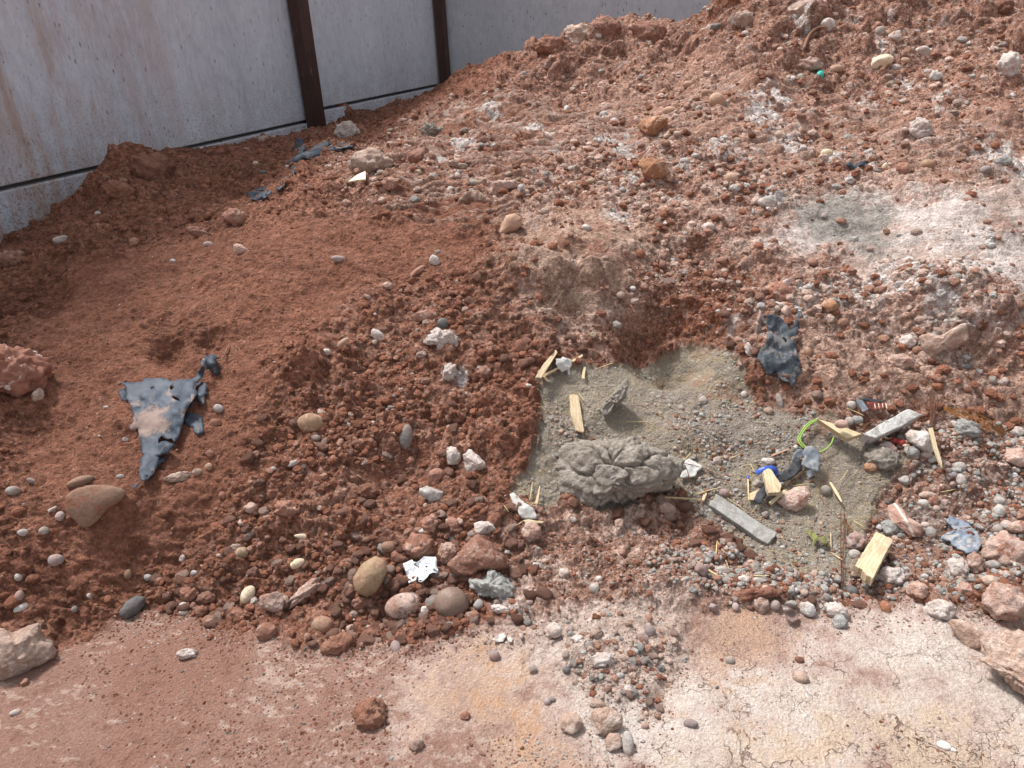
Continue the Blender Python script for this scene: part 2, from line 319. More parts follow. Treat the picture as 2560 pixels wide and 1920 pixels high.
# floor
mix(C(.335, .205, .16), floor*.9); mix(C(.30, .14, .095), floor*np.clip(.5-1.4*n1-X*.1, 0, 1)*.5)
mix(PALE, floor*np.clip((fbm(X+Y*.5, Y*1.8, 71, 4, g=.6, wl=.03)+.6*n1-.34)*5, 0, .75)); mix(C(.24, .12, .085), floor*(1-pale)*np.clip((fbm(X, Y*1.4, 74, 4, g=.65, wl=.05)-.25)*4, 0, .6))
mix(PALE*1.08, pale*floor*np.clip(.75+.8*n2, 0, 1)); wh = np.clip(.38+1.3*n1+.5*n2+.2*n3, 0, 1)
mix(C(.61, .52, .46), pale*floor*wh)
for zn, cc, am in (('orange1', ORANGE, .95), ('orange2', CREAM, .95), ('orange3', ORANGE, .75)):
    mix(cc, mk(zn, .15, 3)*floor*np.clip(.75+1.6*n2, 0, 1)*am)
mix(C(.38, .21, .14), pale*floor*np.clip((n4+.5*n3-.42)*5, 0, 1)*.4)
mix(C(.38, .245, .185), pink2*.85*(1-sand)); mix(C(.45, .34, .28), ridge*floor*np.clip(.75+1.5*n2, 0, .9))
mix(SANDC, sand*.96); mix(C(.33, .26, .155), sand*np.clip((n4+.7*n3-.1)*2.5, 0, .5)); mix(C(.285, .235, .195), sand*mk('dustgrey', .1, 2)*.9)
mix(C(.33, .17, .12), sand*np.clip((n4-.33)*6, 0, .7)*mk('dustgrey', .3, 2, .1))
# each crumb has a tone of its own
tone = (1+np.where(k8 > .006, (i8-.5)*.30, 0)*rough)*(1+np.where(k4 > .004, (i4-.5)*.25, 0)*rough)
mix(C(.5, .47, .42), np.where((k1 > .0015) & (i1 > .85), .6, 0)*sand)
col = col*(tone*(1+.10*n3+.12*n1))[..., None]
col = np.clip(col, .01, .85)
msk = np.stack([pale*floor*np.clip((SDm['orange2']+.35)*3, 0, 1), np.clip(rough+.2*heap, 0, 1)*(1-sand), np.clip(right+.6*upper+.3*band, 0, 1)], -1)

# ------------------------------------------------------------ materials
def new_mat(name):
    m_ = bpy.data.materials.new(name); m_.use_nodes = True; t = m_.node_tree; b = t.nodes['Principled BSDF']
    return m_, t, b, t.nodes.new, t.links.new
def sock(x): return x
def math_n(t, op, a, b=None, c=None):
    n = t.nodes.new('ShaderNodeMath'); n.operation = op
    for i, v in enumerate((a, b, c)):
        if v is None: continue
        if isinstance(v, (int, float)): n.inputs[i].default_value = v
        else: t.links.new(v, n.inputs[i])
    return n.outputs[0]
def mixc(t, f, a, b, mode='MIX'):
    n = t.nodes.new('ShaderNodeMix'); n.data_type = 'RGBA'; n.blend_type = mode
    for i, v in ((0, f), (6, a), (7, b)):
        if isinstance(v, (int, float)): n.inputs[i].default_value = v
        elif isinstance(v, (tuple, list, np.ndarray)): n.inputs[i].default_value = tuple(float(q) for q in v)[:3]+(1,)
        else: t.links.new(v, n.inputs[i])
    return n.outputs[2]
def noise(t, scale, detail=4, rough=.6, vec=None, dist=0):
    n = t.nodes.new('ShaderNodeTexNoise'); n.inputs['Scale'].default_value = scale; n.inputs['Detail'].default_value = detail
    n.inputs['Roughness'].default_value = rough; n.inputs['Distortion'].default_value = dist
    if vec is not None: t.links.new(vec, n.inputs['Vector'])
    return n.outputs[0]
def ramp(t, v, p0, p1):
    n = t.nodes.new('ShaderNodeMapRange'); n.inputs[1].default_value = p0; n.inputs[2].default_value = p1; n.clamp = True
    t.links.new(v, n.inputs[0]); return n.outputs[0]
def voro(t, scale, feature='F1', vec=None, rnd=1):
    n = t.nodes.new('ShaderNodeTexVoronoi'); n.feature = feature; n.inputs['Scale'].default_value = scale; n.inputs['Randomness'].default_value = rnd
    if vec is not None: t.links.new(vec, n.inputs['Vector'])
    return n
def coords(t, kind='Object', scale=None, rot=None):
    n = t.nodes.new('ShaderNodeTexCoord'); o = n.outputs[kind]
    if scale or rot:
        mp = t.nodes.new('ShaderNodeMapping'); t.links.new(o, mp.inputs[0])
        if scale: mp.inputs['Scale'].default_value = scale
        if rot: mp.inputs['Rotation'].default_value = rot
        o = mp.outputs[0]
    return o
def bump(t, b, h, dist, strength=1.0):
    n = t.nodes.new('ShaderNodeBump'); n.inputs['Distance'].default_value = dist; n.inputs['Strength'].default_value = strength
    t.links.new(h, n.inputs['Height']); t.links.new(n.outputs[0], b.inputs['Normal'])

def soil_mat():
    m_, t, b, N, L = new_mat('soil')
    a = N('ShaderNodeAttribute'); a.attribute_name = 'Col'; k = N('ShaderNodeAttribute'); k.attribute_name = 'Msk'
    sx = N('ShaderNodeSeparateColor'); L(k.outputs['Color'], sx.inputs[0])
    v = coords(t)
    nz = noise(t, 240, 3, .7, v); c = mixc(t, 1.0, a.outputs['Color'], mixc(t, ramp(t, nz, .3, .7), (.72, .70, .68), (1.25, 1.27, 1.3)), 'MULTIPLY')
    wq = N('ShaderNodeTexNoise'); wq.inputs['Scale'].default_value = 45; wq.inputs['Detail'].default_value = 3; L(v, wq.inputs['Vector'])
    ws = N('ShaderNodeVectorMath'); ws.operation = 'SCALE'; ws.inputs['Scale'].default_value = .022; L(wq.outputs['Color'], ws.inputs[0])
    vw = N('ShaderNodeVectorMath'); vw.operation = 'ADD'; L(v, vw.inputs[0]); L(ws.outputs[0], vw.inputs[1]); vw = vw.outputs[0]
    for sc_v, amt in ((48, 1.0), (105, .9)):                 # crumbs with a tone of their own
        cv = voro(t, sc_v, vec=vw); cs = N('ShaderNodeSeparateColor'); L(cv.outputs['Color'], cs.inputs[0])
        tn = mixc(t, cs.outputs[0], (.60, .57, .55), (1.32, 1.34, 1.36)); c = mixc(t, math_n(t, 'MULTIPLY', sx.outputs[1], amt), c, mixc(t, 1.0, c, tn, 'MULTIPLY'))
        pf = math_n(t, 'MULTIPLY', ramp(t, cs.outputs[1], .60, .80), math_n(t, 'MULTIPLY', sx.outputs[1], math_n(t, 'MULTIPLY_ADD', sx.outputs[2], .58, .08)))
        pf = math_n(t, 'MULTIPLY', pf, ramp(t, cv.outputs['Distance'], .6, .25)); c = mixc(t, pf, c, (.50, .375, .31))
    g = voro(t, 150, vec=vw); gs = N('ShaderNodeSeparateColor'); L(g.outputs['Color'], gs.inputs[0])      # grains
    rad_ = math_n(t, 'MULTIPLY_ADD', gs.outputs[2], .35, .05)
    f = math_n(t, 'MULTIPLY', ramp(t, gs.outputs[0], .955, .965), math_n(t, 'LESS_THAN', g.outputs['Distance'], rad_))
    c = mixc(t, math_n(t, 'MULTIPLY', f, .6), c, (.56, .49, .43))
    f2 = math_n(t, 'MULTIPLY', ramp(t, gs.outputs[1], .94, .95), math_n(t, 'LESS_THAN', g.outputs['Distance'], rad_))
    c = mixc(t, math_n(t, 'MULTIPLY', f2, .55), c, (.12, .08, .065))
    pv = voro(t, 60, vec=vw); ps_ = N('ShaderNodeSeparateColor'); L(pv.outputs['Color'], ps_.inputs[0])
    pt_ = math_n(t, 'MULTIPLY', math_n(t, 'MULTIPLY', ramp(t, ps_.outputs[0], .80, .82), math_n(t, 'LESS_THAN', pv.outputs['Distance'], math_n(t, 'MULTIPLY_ADD', ps_.outputs[1], .28, .06))), sx.outputs[0])
    c = mixc(t, math_n(t, 'MULTIPLY', pt_, .6), c, (.25, .15, .115))
    # drying cracks of the pale ground
    wv = N('ShaderNodeVectorMath'); wv.operation = 'ADD'; nn = N('ShaderNodeTexNoise'); nn.inputs['Scale'].default_value = 22; nn.inputs['Detail'].default_value = 4; L(v, nn.inputs['Vector'])
    sc_ = N('ShaderNodeVectorMath'); sc_.operation = 'SCALE'; sc_.inputs['Scale'].default_value = .09; L(nn.outputs['Color'], sc_.inputs[0]); L(v, wv.inputs[0]); L(sc_.outputs[0], wv.inputs[1])
    e = voro(t, 8.5, 'DISTANCE_TO_EDGE', wv.outputs[0]); ln = ramp(t, e.outputs['Distance'], .016, .004)
    e2 = voro(t, 22, 'DISTANCE_TO_EDGE', wv.outputs[0]); ln2 = math_n(t, 'MULTIPLY', ramp(t, e2.outputs['Distance'], .02, .006), ramp(t, noise(t, 5, 2, .5, v), .56, .64))
    gate = ramp(t, noise(t, 7, 2, .5, v), .50, .60)
    ck = math_n(t, 'MULTIPLY', math_n(t, 'MAXIMUM', math_n(t, 'MULTIPLY', ln, gate), ln2), sx.outputs[0])
    c = mixc(t, math_n(t, 'MULTIPLY', ck, .8), c, (.16, .085, .06))
    L(c, b.inputs['Base Color']); b.inputs['Roughness'].default_value = .95; b.inputs['Specular IOR Level'].default_value = .2
    hgt = math_n(t, 'SUBTRACT', math_n(t, 'ADD', noise(t, 150, 6, .8, v), math_n(t, 'MULTIPLY', math_n(t, 'SUBTRACT', 1.0, cv.outputs['Distance']), .55)), math_n(t, 'MULTIPLY', ck, 1.2))
    bump(t, b, hgt, .010, 1.0)
    return m_
SOIL = soil_mat()

def stone_mat(name, c1, c2, c3=None, scale=9, rough=.85, bd=.002, fine=130, rnd=.35, dust=.0, spec=.3, patch=.55):
    m_, t, b, N, L = new_mat(name); v = coords(t)
    oi = N('ShaderNodeObjectInfo')
    ov = N('ShaderNodeVectorMath'); ov.operation = 'ADD'; L(v, ov.inputs[0]); L(oi.outputs['Random'], ov.inputs[1]); v = ov.outputs[0]
    c = mixc(t, ramp(t, noise(t, scale, 6, .65, v, .4), .38, .62), c1, c2)
    if c3 is not None: c = mixc(t, ramp(t, noise(t, scale*1.7, 6, .7, v, .8), patch, patch+.07), c, c3)
    c = mixc(t, 1.0, c, mixc(t, ramp(t, noise(t, fine, 3, .7, v), .3, .7), (.75, .74, .73), (1.22, 1.23, 1.24)), 'MULTIPLY')
    if dust: c = mixc(t, math_n(t, 'MULTIPLY', ramp(t, noise(t, 14, 5, .7, v), .42, .6), dust), c, (.30, .135, .085))
    sc1 = N('ShaderNodeMapRange'); L(oi.outputs['Random'], sc1.inputs[0]); sc1.inputs[3].default_value = 1-rnd; sc1.inputs[4].default_value = 1+rnd*.7
    cm = N('ShaderNodeVectorMath'); cm.operation = 'SCALE'; L(c, cm.inputs[0]); L(sc1.outputs[0], cm.inputs['Scale'])
    L(cm.outputs[0], b.inputs['Base Color']); b.inputs['Roughness'].default_value = rough; b.inputs['Specular IOR Level'].default_value = spec
    if bd: bump(t, b, noise(t, fine*.7, 5, .7, v), bd*2)
    return m_
M = dict(
 red=stone_mat('red_stone', (.25, .115, .078), (.31, .16, .115), (.42, .28, .22), 14, bd=.005, fine=90, rnd=.2),
 clod=stone_mat('red_earth_clod', (.225, .098, .062), (.28, .14, .096), None, 16, bd=.008, fine=80, rnd=.2),
 pink=stone_mat('pink_stone', (.42, .26, .20), (.52, .38, .32), (.34, .16, .11), 18, bd=.006, fine=90, rnd=.2),
 crust=stone_mat('chalky_stone', (.58, .52, .48), (.48, .38, .33), (.32, .15, .1), 22, bd=.006, patch=.6, fine=90, rnd=.15),
 white=stone_mat('white_stone', (.56, .53, .50), (.45, .40, .36), (.36, .24, .18), 14, bd=.003, dust=.35, patch=.58, rnd=.2),
 grey=stone_mat('grey_stone', (.29, .275, .255), (.40, .375, .345), None, 18, rough=.8, bd=.002, dust=.4),
 dark=stone_mat('dark_grey_stone', (.13, .122, .118), (.19, .17, .16), (.26, .13, .085), 10, rough=.7, bd=.001, patch=.58),
 lilac=stone_mat('mauve_grey_stone', (.30, .25, .25), (.36, .29, .27), None, 14, rough=.8, bd=.0015, dust=.5),
 tan=stone_mat('tan_pebble', (.40, .255, .17), (.46, .31, .22), None, 12, rough=.75, bd=.001, dust=.4, rnd=.15),
 brown=stone_mat('brown_pebble', (.165, .105, .078), (.20, .13, .097), None, 6, rough=.55, bd=.0005, rnd=.05, spec=.4),
 olive=stone_mat('olive_pebble', (.25, .175, .10), (.33, .24, .15), (.48, .36, .29), 20, rough=.7, bd=.0012, rnd=.1, patch=.56, dust=.45),
 mottled=stone_mat('mottled_pebble', (.28, .16, .115), (.42, .31, .26), (.13, .10, .09), 18, rough=.75, bd=.0015, rnd=.1),
 flat=stone_mat('flat_brown_stone', (.235, .145, .10), (.29, .185, .13), (.27, .115, .07), 12, rough=.75, bd=.0012, rnd=.1, patch=.53, dust=.3),
 cream=stone_mat('cream_pebble', (.55, .42, .27), (.62, .52, .4), None, 20, rough=.6, bd=.0008, rnd=.1),
 beige=stone_mat('beige_rock', (.45, .33, .27), (.37, .24, .18), (.58, .47, .40), 16, bd=.006, patch=.55, rnd=.1, fine=90),
 mud=stone_mat('dried_mud', (.24, .205, .17), (.30, .26, .22), (.20, .165, .13), 14, bd=.006, fine=80, patch=.56, rnd=.05),
 greyclod=stone_mat('grey_clod', (.29, .28, .26), (.38, .365, .34), None, 22, bd=.006, fine=100, rnd=.1),
 orangerock=stone_mat('orange_brown_rock', (.40, .21, .115), (.32, .14, .08), (.48, .33, .24), 10, bd=.004, rnd=.1),
 shell=stone_mat('white_shell', (.72, .67, .62), (.65, .58, .52), None, 20, rough=.6, bd=.0005, rnd=.05),
)

# ------------------------------------------------------------ terrain objects
nr, nc = X.shape
idx = np.arange(nr*nc).reshape(nr, nc)
Q = np.stack([idx[:-1, :-1], idx[:-1, 1:], idx[1:, 1:], idx[1:, :-1]], -1).reshape(-1, 4)[:, ::-1]
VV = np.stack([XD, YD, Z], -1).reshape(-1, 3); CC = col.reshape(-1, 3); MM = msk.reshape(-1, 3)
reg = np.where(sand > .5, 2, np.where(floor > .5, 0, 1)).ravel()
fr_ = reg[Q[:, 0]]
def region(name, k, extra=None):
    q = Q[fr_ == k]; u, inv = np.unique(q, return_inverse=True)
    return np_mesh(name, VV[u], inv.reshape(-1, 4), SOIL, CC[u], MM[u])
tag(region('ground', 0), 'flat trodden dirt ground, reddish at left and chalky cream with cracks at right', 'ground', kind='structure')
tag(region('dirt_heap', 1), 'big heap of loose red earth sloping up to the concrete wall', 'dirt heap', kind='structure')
tag(region('sand_patch', 2), 'olive grey sand and sawdust spread over the lower slope', 'sand', kind='stuff')
# the rest of the yard, out of view
s = 70; vs = [(-s, -s, -.06), (s, -s, -.06), (s, s, -.06), (-s, s, -.06)]
o = np_mesh('yard_ground', np.array(vs), np.array([[0, 1, 2, 3]]), SOIL, np.tile(C(.34, .18, .13), (4, 1)), np.zeros((4, 3))); tag(o, 'plain dirt of the yard beyond the heap', 'ground', kind='structure')

# ------------------------------------------------------------ walls and posts
WA = math.radians(26); DW = 4.2
wdir = np.array([math.sin(WA), math.cos(WA), 0]); wnor = np.array([math.cos(WA), -math.sin(WA), 0])     # wall direction; normal towards the yard
W0 = -wnor*DW
def on_wall(px, py, off=0.0):
    dv = ray(px, py)[0]; k = ((W0+wnor*off)@wnor)/(dv@wnor); p = EYE+dv*k
    return (p-W0)@wdir, p[2]
def concrete(name, c1, c2, stain=1.0, dark=1.0):
    m_, t, b, N, L = new_mat(name); v = coords(t); 
    st = coords(t, scale=(1, 1, .22)); st2 = coords(t, scale=(1, 1, .35))
    c = mixc(t, ramp(t, noise(t, 2.2, 6, .6, st), .35, .65), c1, c2)
    c = mixc(t, math_n(t, 'MULTIPLY', ramp(t, noise(t, 9, 6, .75, v), .38, .66), .55), c, tuple(q*.78 for q in c1))
    c = mixc(t, math_n(t, 'MULTIPLY', ramp(t, noise(t, 30, 5, .75, st2), .38, .66), .5), c, tuple(q*1.15 for q in c2))
    vv = voro(t, 34, vec=st2); sp = N('ShaderNodeSeparateColor'); L(vv.outputs['Color'], sp.inputs[0])
    pit = math_n(t, 'MULTIPLY', ramp(t, sp.outputs[0], .60, .66), ramp(t, math_n(t, 'ADD', vv.outputs['Distance'], math_n(t, 'MULTIPLY', noise(t, 60, 3, .6, v), .35)), .37, .27))
    c = mixc(t, math_n(t, 'MULTIPLY', pit, .65), c, (.11, .09, .085))
    sc_ = ramp(t, noise(t, 40, 4, .7, coords(t, scale=(1.5, 1.5, .14), rot=(0, .25, 0))), .60, .66)
    c = mixc(t, math_n(t, 'MULTIPLY', sc_, .4), c, (.14, .115, .105))
    wh = ramp(t, noise(t, 6, 5, .7, coords(t, scale=(1, 1, .4))), .64, .68)
    c = mixc(t, math_n(t, 'MULTIPLY', wh, .45*stain), c, (.62, .65, .70))
    if stain:
        se = N('ShaderNodeSeparateXYZ'); L(v, se.inputs[0])
        left = ramp(t, se.outputs[0], 4.6, 2.5)           # rust wash at the near end
        rs = math_n(t, 'MULTIPLY', ramp(t, noise(t, 5, 6, .75, coords(t, scale=(1, 1, .16), rot=(0, .05, 0))), .44, .60), left)
        c = mixc(t, math_n(t, 'MULTIPLY', rs, .75), c, (.36, .23, .17))
        rf = math_n(t, 'MULTIPLY', ramp(t, noise(t, 55, 4, .7, st2), .6, .66), left)
        c = mixc(t, math_n(t, 'MULTIPLY', rf, .7), c, (.25, .10, .065))
        ft = math_n(t, 'MULTIPLY', ramp(t, se.outputs[2], 1.25, .72), ramp(t, noise(t, 7, 5, .7, v), .42, .6)); c = mixc(t, math_n(t, 'MULTIPLY', ft, .35), c, (.33, .26, .22))
    sz_ = N('ShaderNodeSeparateXYZ'); L(v, sz_.inputs[0])
    mud = math_n(t, 'MULTIPLY', ramp(t, math_n(t, 'ADD', sz_.outputs[2], math_n(t, 'MULTIPLY', noise(t, 3, 4, .6, v), .5)), 1.55, .95), ramp(t, noise(t, 70, 4, .75, v), .54, .58))
    c = mixc(t, math_n(t, 'MULTIPLY', mud, .75), c, (.27, .13, .09))
    L(c, b.inputs['Base Color']); b.inputs['Roughness'].default_value = .85; b.inputs['Specular IOR Level'].default_value = .3
    bump(t, b, math_n(t, 'SUBTRACT', noise(t, 45, 6, .7, v), pit), .005, .7)
    return m_
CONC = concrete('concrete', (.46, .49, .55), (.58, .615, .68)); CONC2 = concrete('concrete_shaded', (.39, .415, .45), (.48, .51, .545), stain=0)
def plank(u0, u1, z0, z1, off, th):
    """box in wall coordinates: u along the wall, off = how far the face stands proud"""
    vs = []
    for uu in (u0, u1):
        for zz in (z0, z1):
            for oo in (off, off-th): vs.append((uu, -oo, zz))
    f = [(0, 2, 3, 1), (4, 5, 7, 6), (0, 1, 5, 4), (2, 6, 7, 3), (0, 4, 6, 2), (1, 3, 7, 5)]
    return vs, f
def wall_obj(name, parts_frame, par, box, mat, bevel=.006):
    vs, f = box; o = link_mesh(name, vs, f, mat, par, smooth=False)
    bv = o.modifiers.new('bevel', 'BEVEL'); bv.width = bevel; bv.segments = 2
    return o
wl = bpy.data.objects.new('concrete_wall', None); COL.objects.link(wl); wl.location = tuple(W0); wl.rotation_euler = (0, 0, math.pi/2-WA)
tag(wl, 'long wall of large pale concrete panels on a low plinth, left of the heap', 'wall')
p1, zp1 = on_wall(668, 262); p2, _ = on_wall(948, 160)
g0 = on_wall(0, 408)[1]; g1 = on_wall(640, 268)[1]; gz = (g0+g1)/2
gb = on_wall(810, 212)[1]; jb = on_wall(883, 195)[0]
def wpart(nm, *a, mat=CONC, lab=None):
    o = wall_obj(nm, None, wl, plank(*a), mat)
    if lab: o['label'] = lab
wpart('wall_panel', p1-5.5, p1-.03, gz+.012, 3.4, 0, .12)
wpart('plinth_panel', p1-5.5, p1-.02, -.3, gz-.012, .02, .14, lab='low pale plinth panel under the groove')
wpart('wall_panel', p1+.03, p2-.02, gb+.012, 3.4, .0, .12)
wpart('plinth_panel', p1+.02, jb-.004, -.3, gb-.014, .02, .14)
wpart('plinth_panel', jb+.004, p2+.1, -.3, gb-.014, .02, .14)
dk, t_, b_, N_, L_ = new_mat('joint_shadow'); b_.inputs['Base Color'].default_value = (.10, .095, .09, 1); b_.inputs['Roughness'].default_value = 1
wpart('joint_backing', p1-5.5, p2+.1, -.3, 3.38, -.05, .04, mat=dk)
pm, t, b, N, L = new_mat('rusty_brown_paint'); v = coords(t)
c = mixc(t, ramp(t, noise(t, 14, 6, .7, coords(t, scale=(1, 1, .3))), .4, .65), (.035, .013, .010), (.065, .024, .018))
c = mixc(t, ramp(t, noise(t, 60, 4, .7, coords(t, scale=(1.5, 1.5, .1))), .66, .70), c, (.30, .25, .22)); L(c, b.inputs['Base Color']); b.inputs['Roughness'].default_value = .55
bump(t, b, noise(t, 90, 4, .6, v), .002)
def post(u, wd, lab):
    """steel channel: web and two flanges in one welded section"""
    h, dp, tk = wd/2, .10, .012
    prof = [(-h, .02), (-h, .02+dp), (h, .02+dp), (h, .02), (h-tk, .02), (h-tk, .02+dp-tk), (-h+tk, .02+dp-tk), (-h+tk, .02)]
    vs = [(x, -y, z) for z in (-.2, 3.45) for x, y in prof]; n = len(prof)
    fs = [(i, (i+1) % n, n+(i+1) % n, n+i) for i in range(n)]+[(7, 6, 1, 0), (6, 5, 2, 1), (5, 4, 3, 2), (8, 9, 14, 15), (9, 10, 13, 14), (10, 11, 12, 13)]
    o = link_mesh('steel_post', vs, fs, pm, smooth=False, loc=W0+wdir*u); o.rotation_euler = (0, 0, math.pi/2-WA)
    bv = o.modifiers.new('bevel', 'BEVEL'); bv.width = .003; bv.segments = 1
    tag(o, lab, 'post', 'rusty steel posts of the concrete wall')
post(p1, .125, 'thick dark brown steel post between the two nearer concrete panels')
post(p2, .075, 'thin looking dark brown steel post in the far corner of the wall')
BA = math.radians(106); cpt = W0+wdir*(p2+.07)
bw = bpy.data.objects.new('concrete_wall', None); COL.objects.link(bw); bw.location = tuple(cpt); bw.rotation_euler = (0, 0, math.pi/2-BA)
tag(bw, 'darker grey concrete wall behind the crest of the heap', 'wall')
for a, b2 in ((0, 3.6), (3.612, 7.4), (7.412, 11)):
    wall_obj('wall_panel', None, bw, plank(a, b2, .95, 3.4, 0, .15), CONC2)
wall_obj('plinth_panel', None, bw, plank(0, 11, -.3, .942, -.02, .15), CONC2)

# ------------------------------------------------------------ stones
def ico(sub):
    import bmesh
    bm = bmesh.new(); bmesh.ops.create_icosphere(bm, subdivisions=sub, radius=1); bm.verts.ensure_lookup_table()
    V = np.array([v.co[:] for v in bm.verts]); Fc = np.array([[v.index for v in f.verts] for f in bm.faces]); bm.free(); return V, Fc
ICO = {k: ico(k) for k in (1, 2, 3, 4, 5, 6)}
def n3d(V, k, s):
    """cheap 3-D value noise from three planar ones"""
    x, y, z = (V*k).T; return (vn(x+z*.71, y-z*.53, s)+vn(y+x*.6+9, z-x*.44, s+7)+vn(z+y*.5, x-y*.66+5, s+13))*.66
def facets(V, n, s, depth=(.62, .95), soft=.15):
    r = np.random.default_rng(s)
    for i in range(n):
        a = r.normal(size=3); a /= np.linalg.norm(a); lim = r.uniform(*depth); dd = V@a
        V = V-np.where(dd > lim, (dd-lim)*(1-soft), 0)[:, None]*a
    return V
def rock_shape(sub, style, s):
    V, Fc = ICO[sub]; V = V.copy()
    if style == 'pebble': V = V*(1+.13*n3d(V, 1.1, s))[:, None]; V = facets(V, 3, s, (.86, .98), .5)
    elif style == 'angular': V = facets(V, 11, s); V = V*(1+.14*n3d(V, 2.2, s)+.08*n3d(V, 5, s+3)+.055*n3d(V, 11, s+5)+.03*n3d(V, 24, s+6))[:, None]
    elif style == 'clod': V = facets(V, 4, s, (.75, .95)); V = V*(1+.30*n3d(V, 2.0, s)+.24*n3d(V, 4.6, s+3)+.16*n3d(V, 9, s+5)-.10*np.abs(n3d(V, 7, s+8))+.09*n3d(V, 19, s+6))[:, None]
    elif style == 'lump':                               # deeply creased mud
        r = np.random.default_rng(s); Pn = r.normal(size=(58, 3)); Pn /= np.linalg.norm(Pn, axis=1)[:, None]
        Vw = V+.10*np.stack([n3d(V, 3, s+k) for k in (1, 2, 3)], -1)+.03*np.stack([n3d(V, 9, s+k) for k in (4, 5, 6)], -1); dd = np.sort(np.linalg.norm(Vw[:, None]-Pn[None], axis=2), axis=1)
        crease = np.exp(-((dd[:, 1]-dd[:, 0])/.036)**1.6)*np.clip(.75+1.2*n3d(V, 2.2, s+50), 0, 1)
        V = V*(1+.08*n3d(V, 2, s+1)+.20*(.3-dd[:, 0])-.36*crease+.10*n3d(V, 7, s+4)+.06*n3d(V, 19, s+9)+.045*n3d(V, 40, s+10))[:, None]
    return V, Fc
def smooth_radius(pts, cx, cy, n=72):
    """outline (star-shaped round its centre) as radius per angle"""
    P = np.array(pts, float)-[cx, cy]; P[:, 1] *= -1; out = []
    for k in range(n):
        a = 2*math.pi*k/n; dx, dy = math.cos(a), math.sin(a); best = 0
        for i in range(len(P)):
            p, q_ = P[i], P[(i+1) % len(P)]; e = q_-p; den = dx*e[1]-dy*e[0]
            if abs(den) < 1e-9: continue
            tt = (p[0]*e[1]-p[1]*e[0])/den; uu = (p[0]*dy-p[1]*dx)/den
            if tt > 0 and -1e-6 <= uu <= 1+1e-6: best = max(best, tt)
        out.append(best)
    out = np.array(out); out = (out+.25*(np.roll(out, 1)+np.roll(out, -1)))/1.5
    return out
SEED = [1000]
def hero(px, py, w_, h_, rot, style, mat, label, name='stone', cat='stone', outline=None, depth=.7, group=None, sub=None, lift=.10, base_frac=.25):
    """a stone at its place on the slope, w_ x h_ as the eye sees it, `depth` its thickness"""
    SEED[0] += 1; s = SEED[0]
    if sub is None: sub = 5 if max(w_, h_) > 110 else (4 if max(w_, h_) > 38 else 3)
    V, Fc = rock_shape(sub, style, s)
    tt, _ = hit(G, [px, px-w_*.2, px+w_*.2], [py+h_*base_frac]*3); tt = np.median(tt)
    dv = ray(px, py)[0]; k = tt/FOC
    mn = min(w_, h_); c = depth*mn/2*k
    if style == 'clod' and mat in ('clod', 'red'): lift = -.15 if py > 160 else -.6
    elif py < 120: lift = -.25
    cen = EYE+dv*(tt-c*lift)
    fw = -dv/np.linalg.norm(dv); rt = RT-fw*(RT@fw); rt /= np.linalg.norm(rt); upv = np.cross(fw, rt)
    a = math.radians(rot)
    if outline is not None:
        rad = smooth_radius(outline, px, py); th = np.arctan2(V[:, 1], V[:, 0]); rr_ = np.interp(th % (2*math.pi), np.linspace(0, 2*math.pi, len(rad)+1), np.r_[rad, rad[0]])
        q = V[:, :2]*rr_[:, None]*k
        W = q[:, :1]*rt+q[:, 1:2]*upv+V[:, 2:3]*c*fw
    else:
        e1 = rt*math.cos(a)+upv*math.sin(a); e2 = -rt*math.sin(a)+upv*math.cos(a)
        W = V[:, :1]*(w_/2*k)*e1+V[:, 1:2]*(h_/2*k)*e2+V[:, 2:3]*c*fw
    o = link_mesh(name, W, Fc, M[mat] if isinstance(mat, str) else mat, loc=cen)
    return tag(o, label, cat, group)
TILE = dict(t1=(0, 0, .40687), t2=(830, 0, .40687), t3=(1660, 0, .40687), t4=(0, 620, .40687), t5=(830, 620, .40687), t6=(1660, 620, .40687),
            t7=(0, 1245, .40687), t8=(830, 1245, .40687), t9=(1660, 1245, .40687), z2=(1260, 840, 1/3.318), z3=(1720, 960, 1/3.456), z4=(250, 850, 1/4.149), z5=(850, 1250, 1/4.424), z6=(550, 280, 1/3.687), z7=(1850, 740, 1/6.38))
def T(tile, pts):
    ox, oy, s = TILE[tile]; return [((ox+u*s)*.86406, (oy+v*s)*.86406) for u, v in pts]
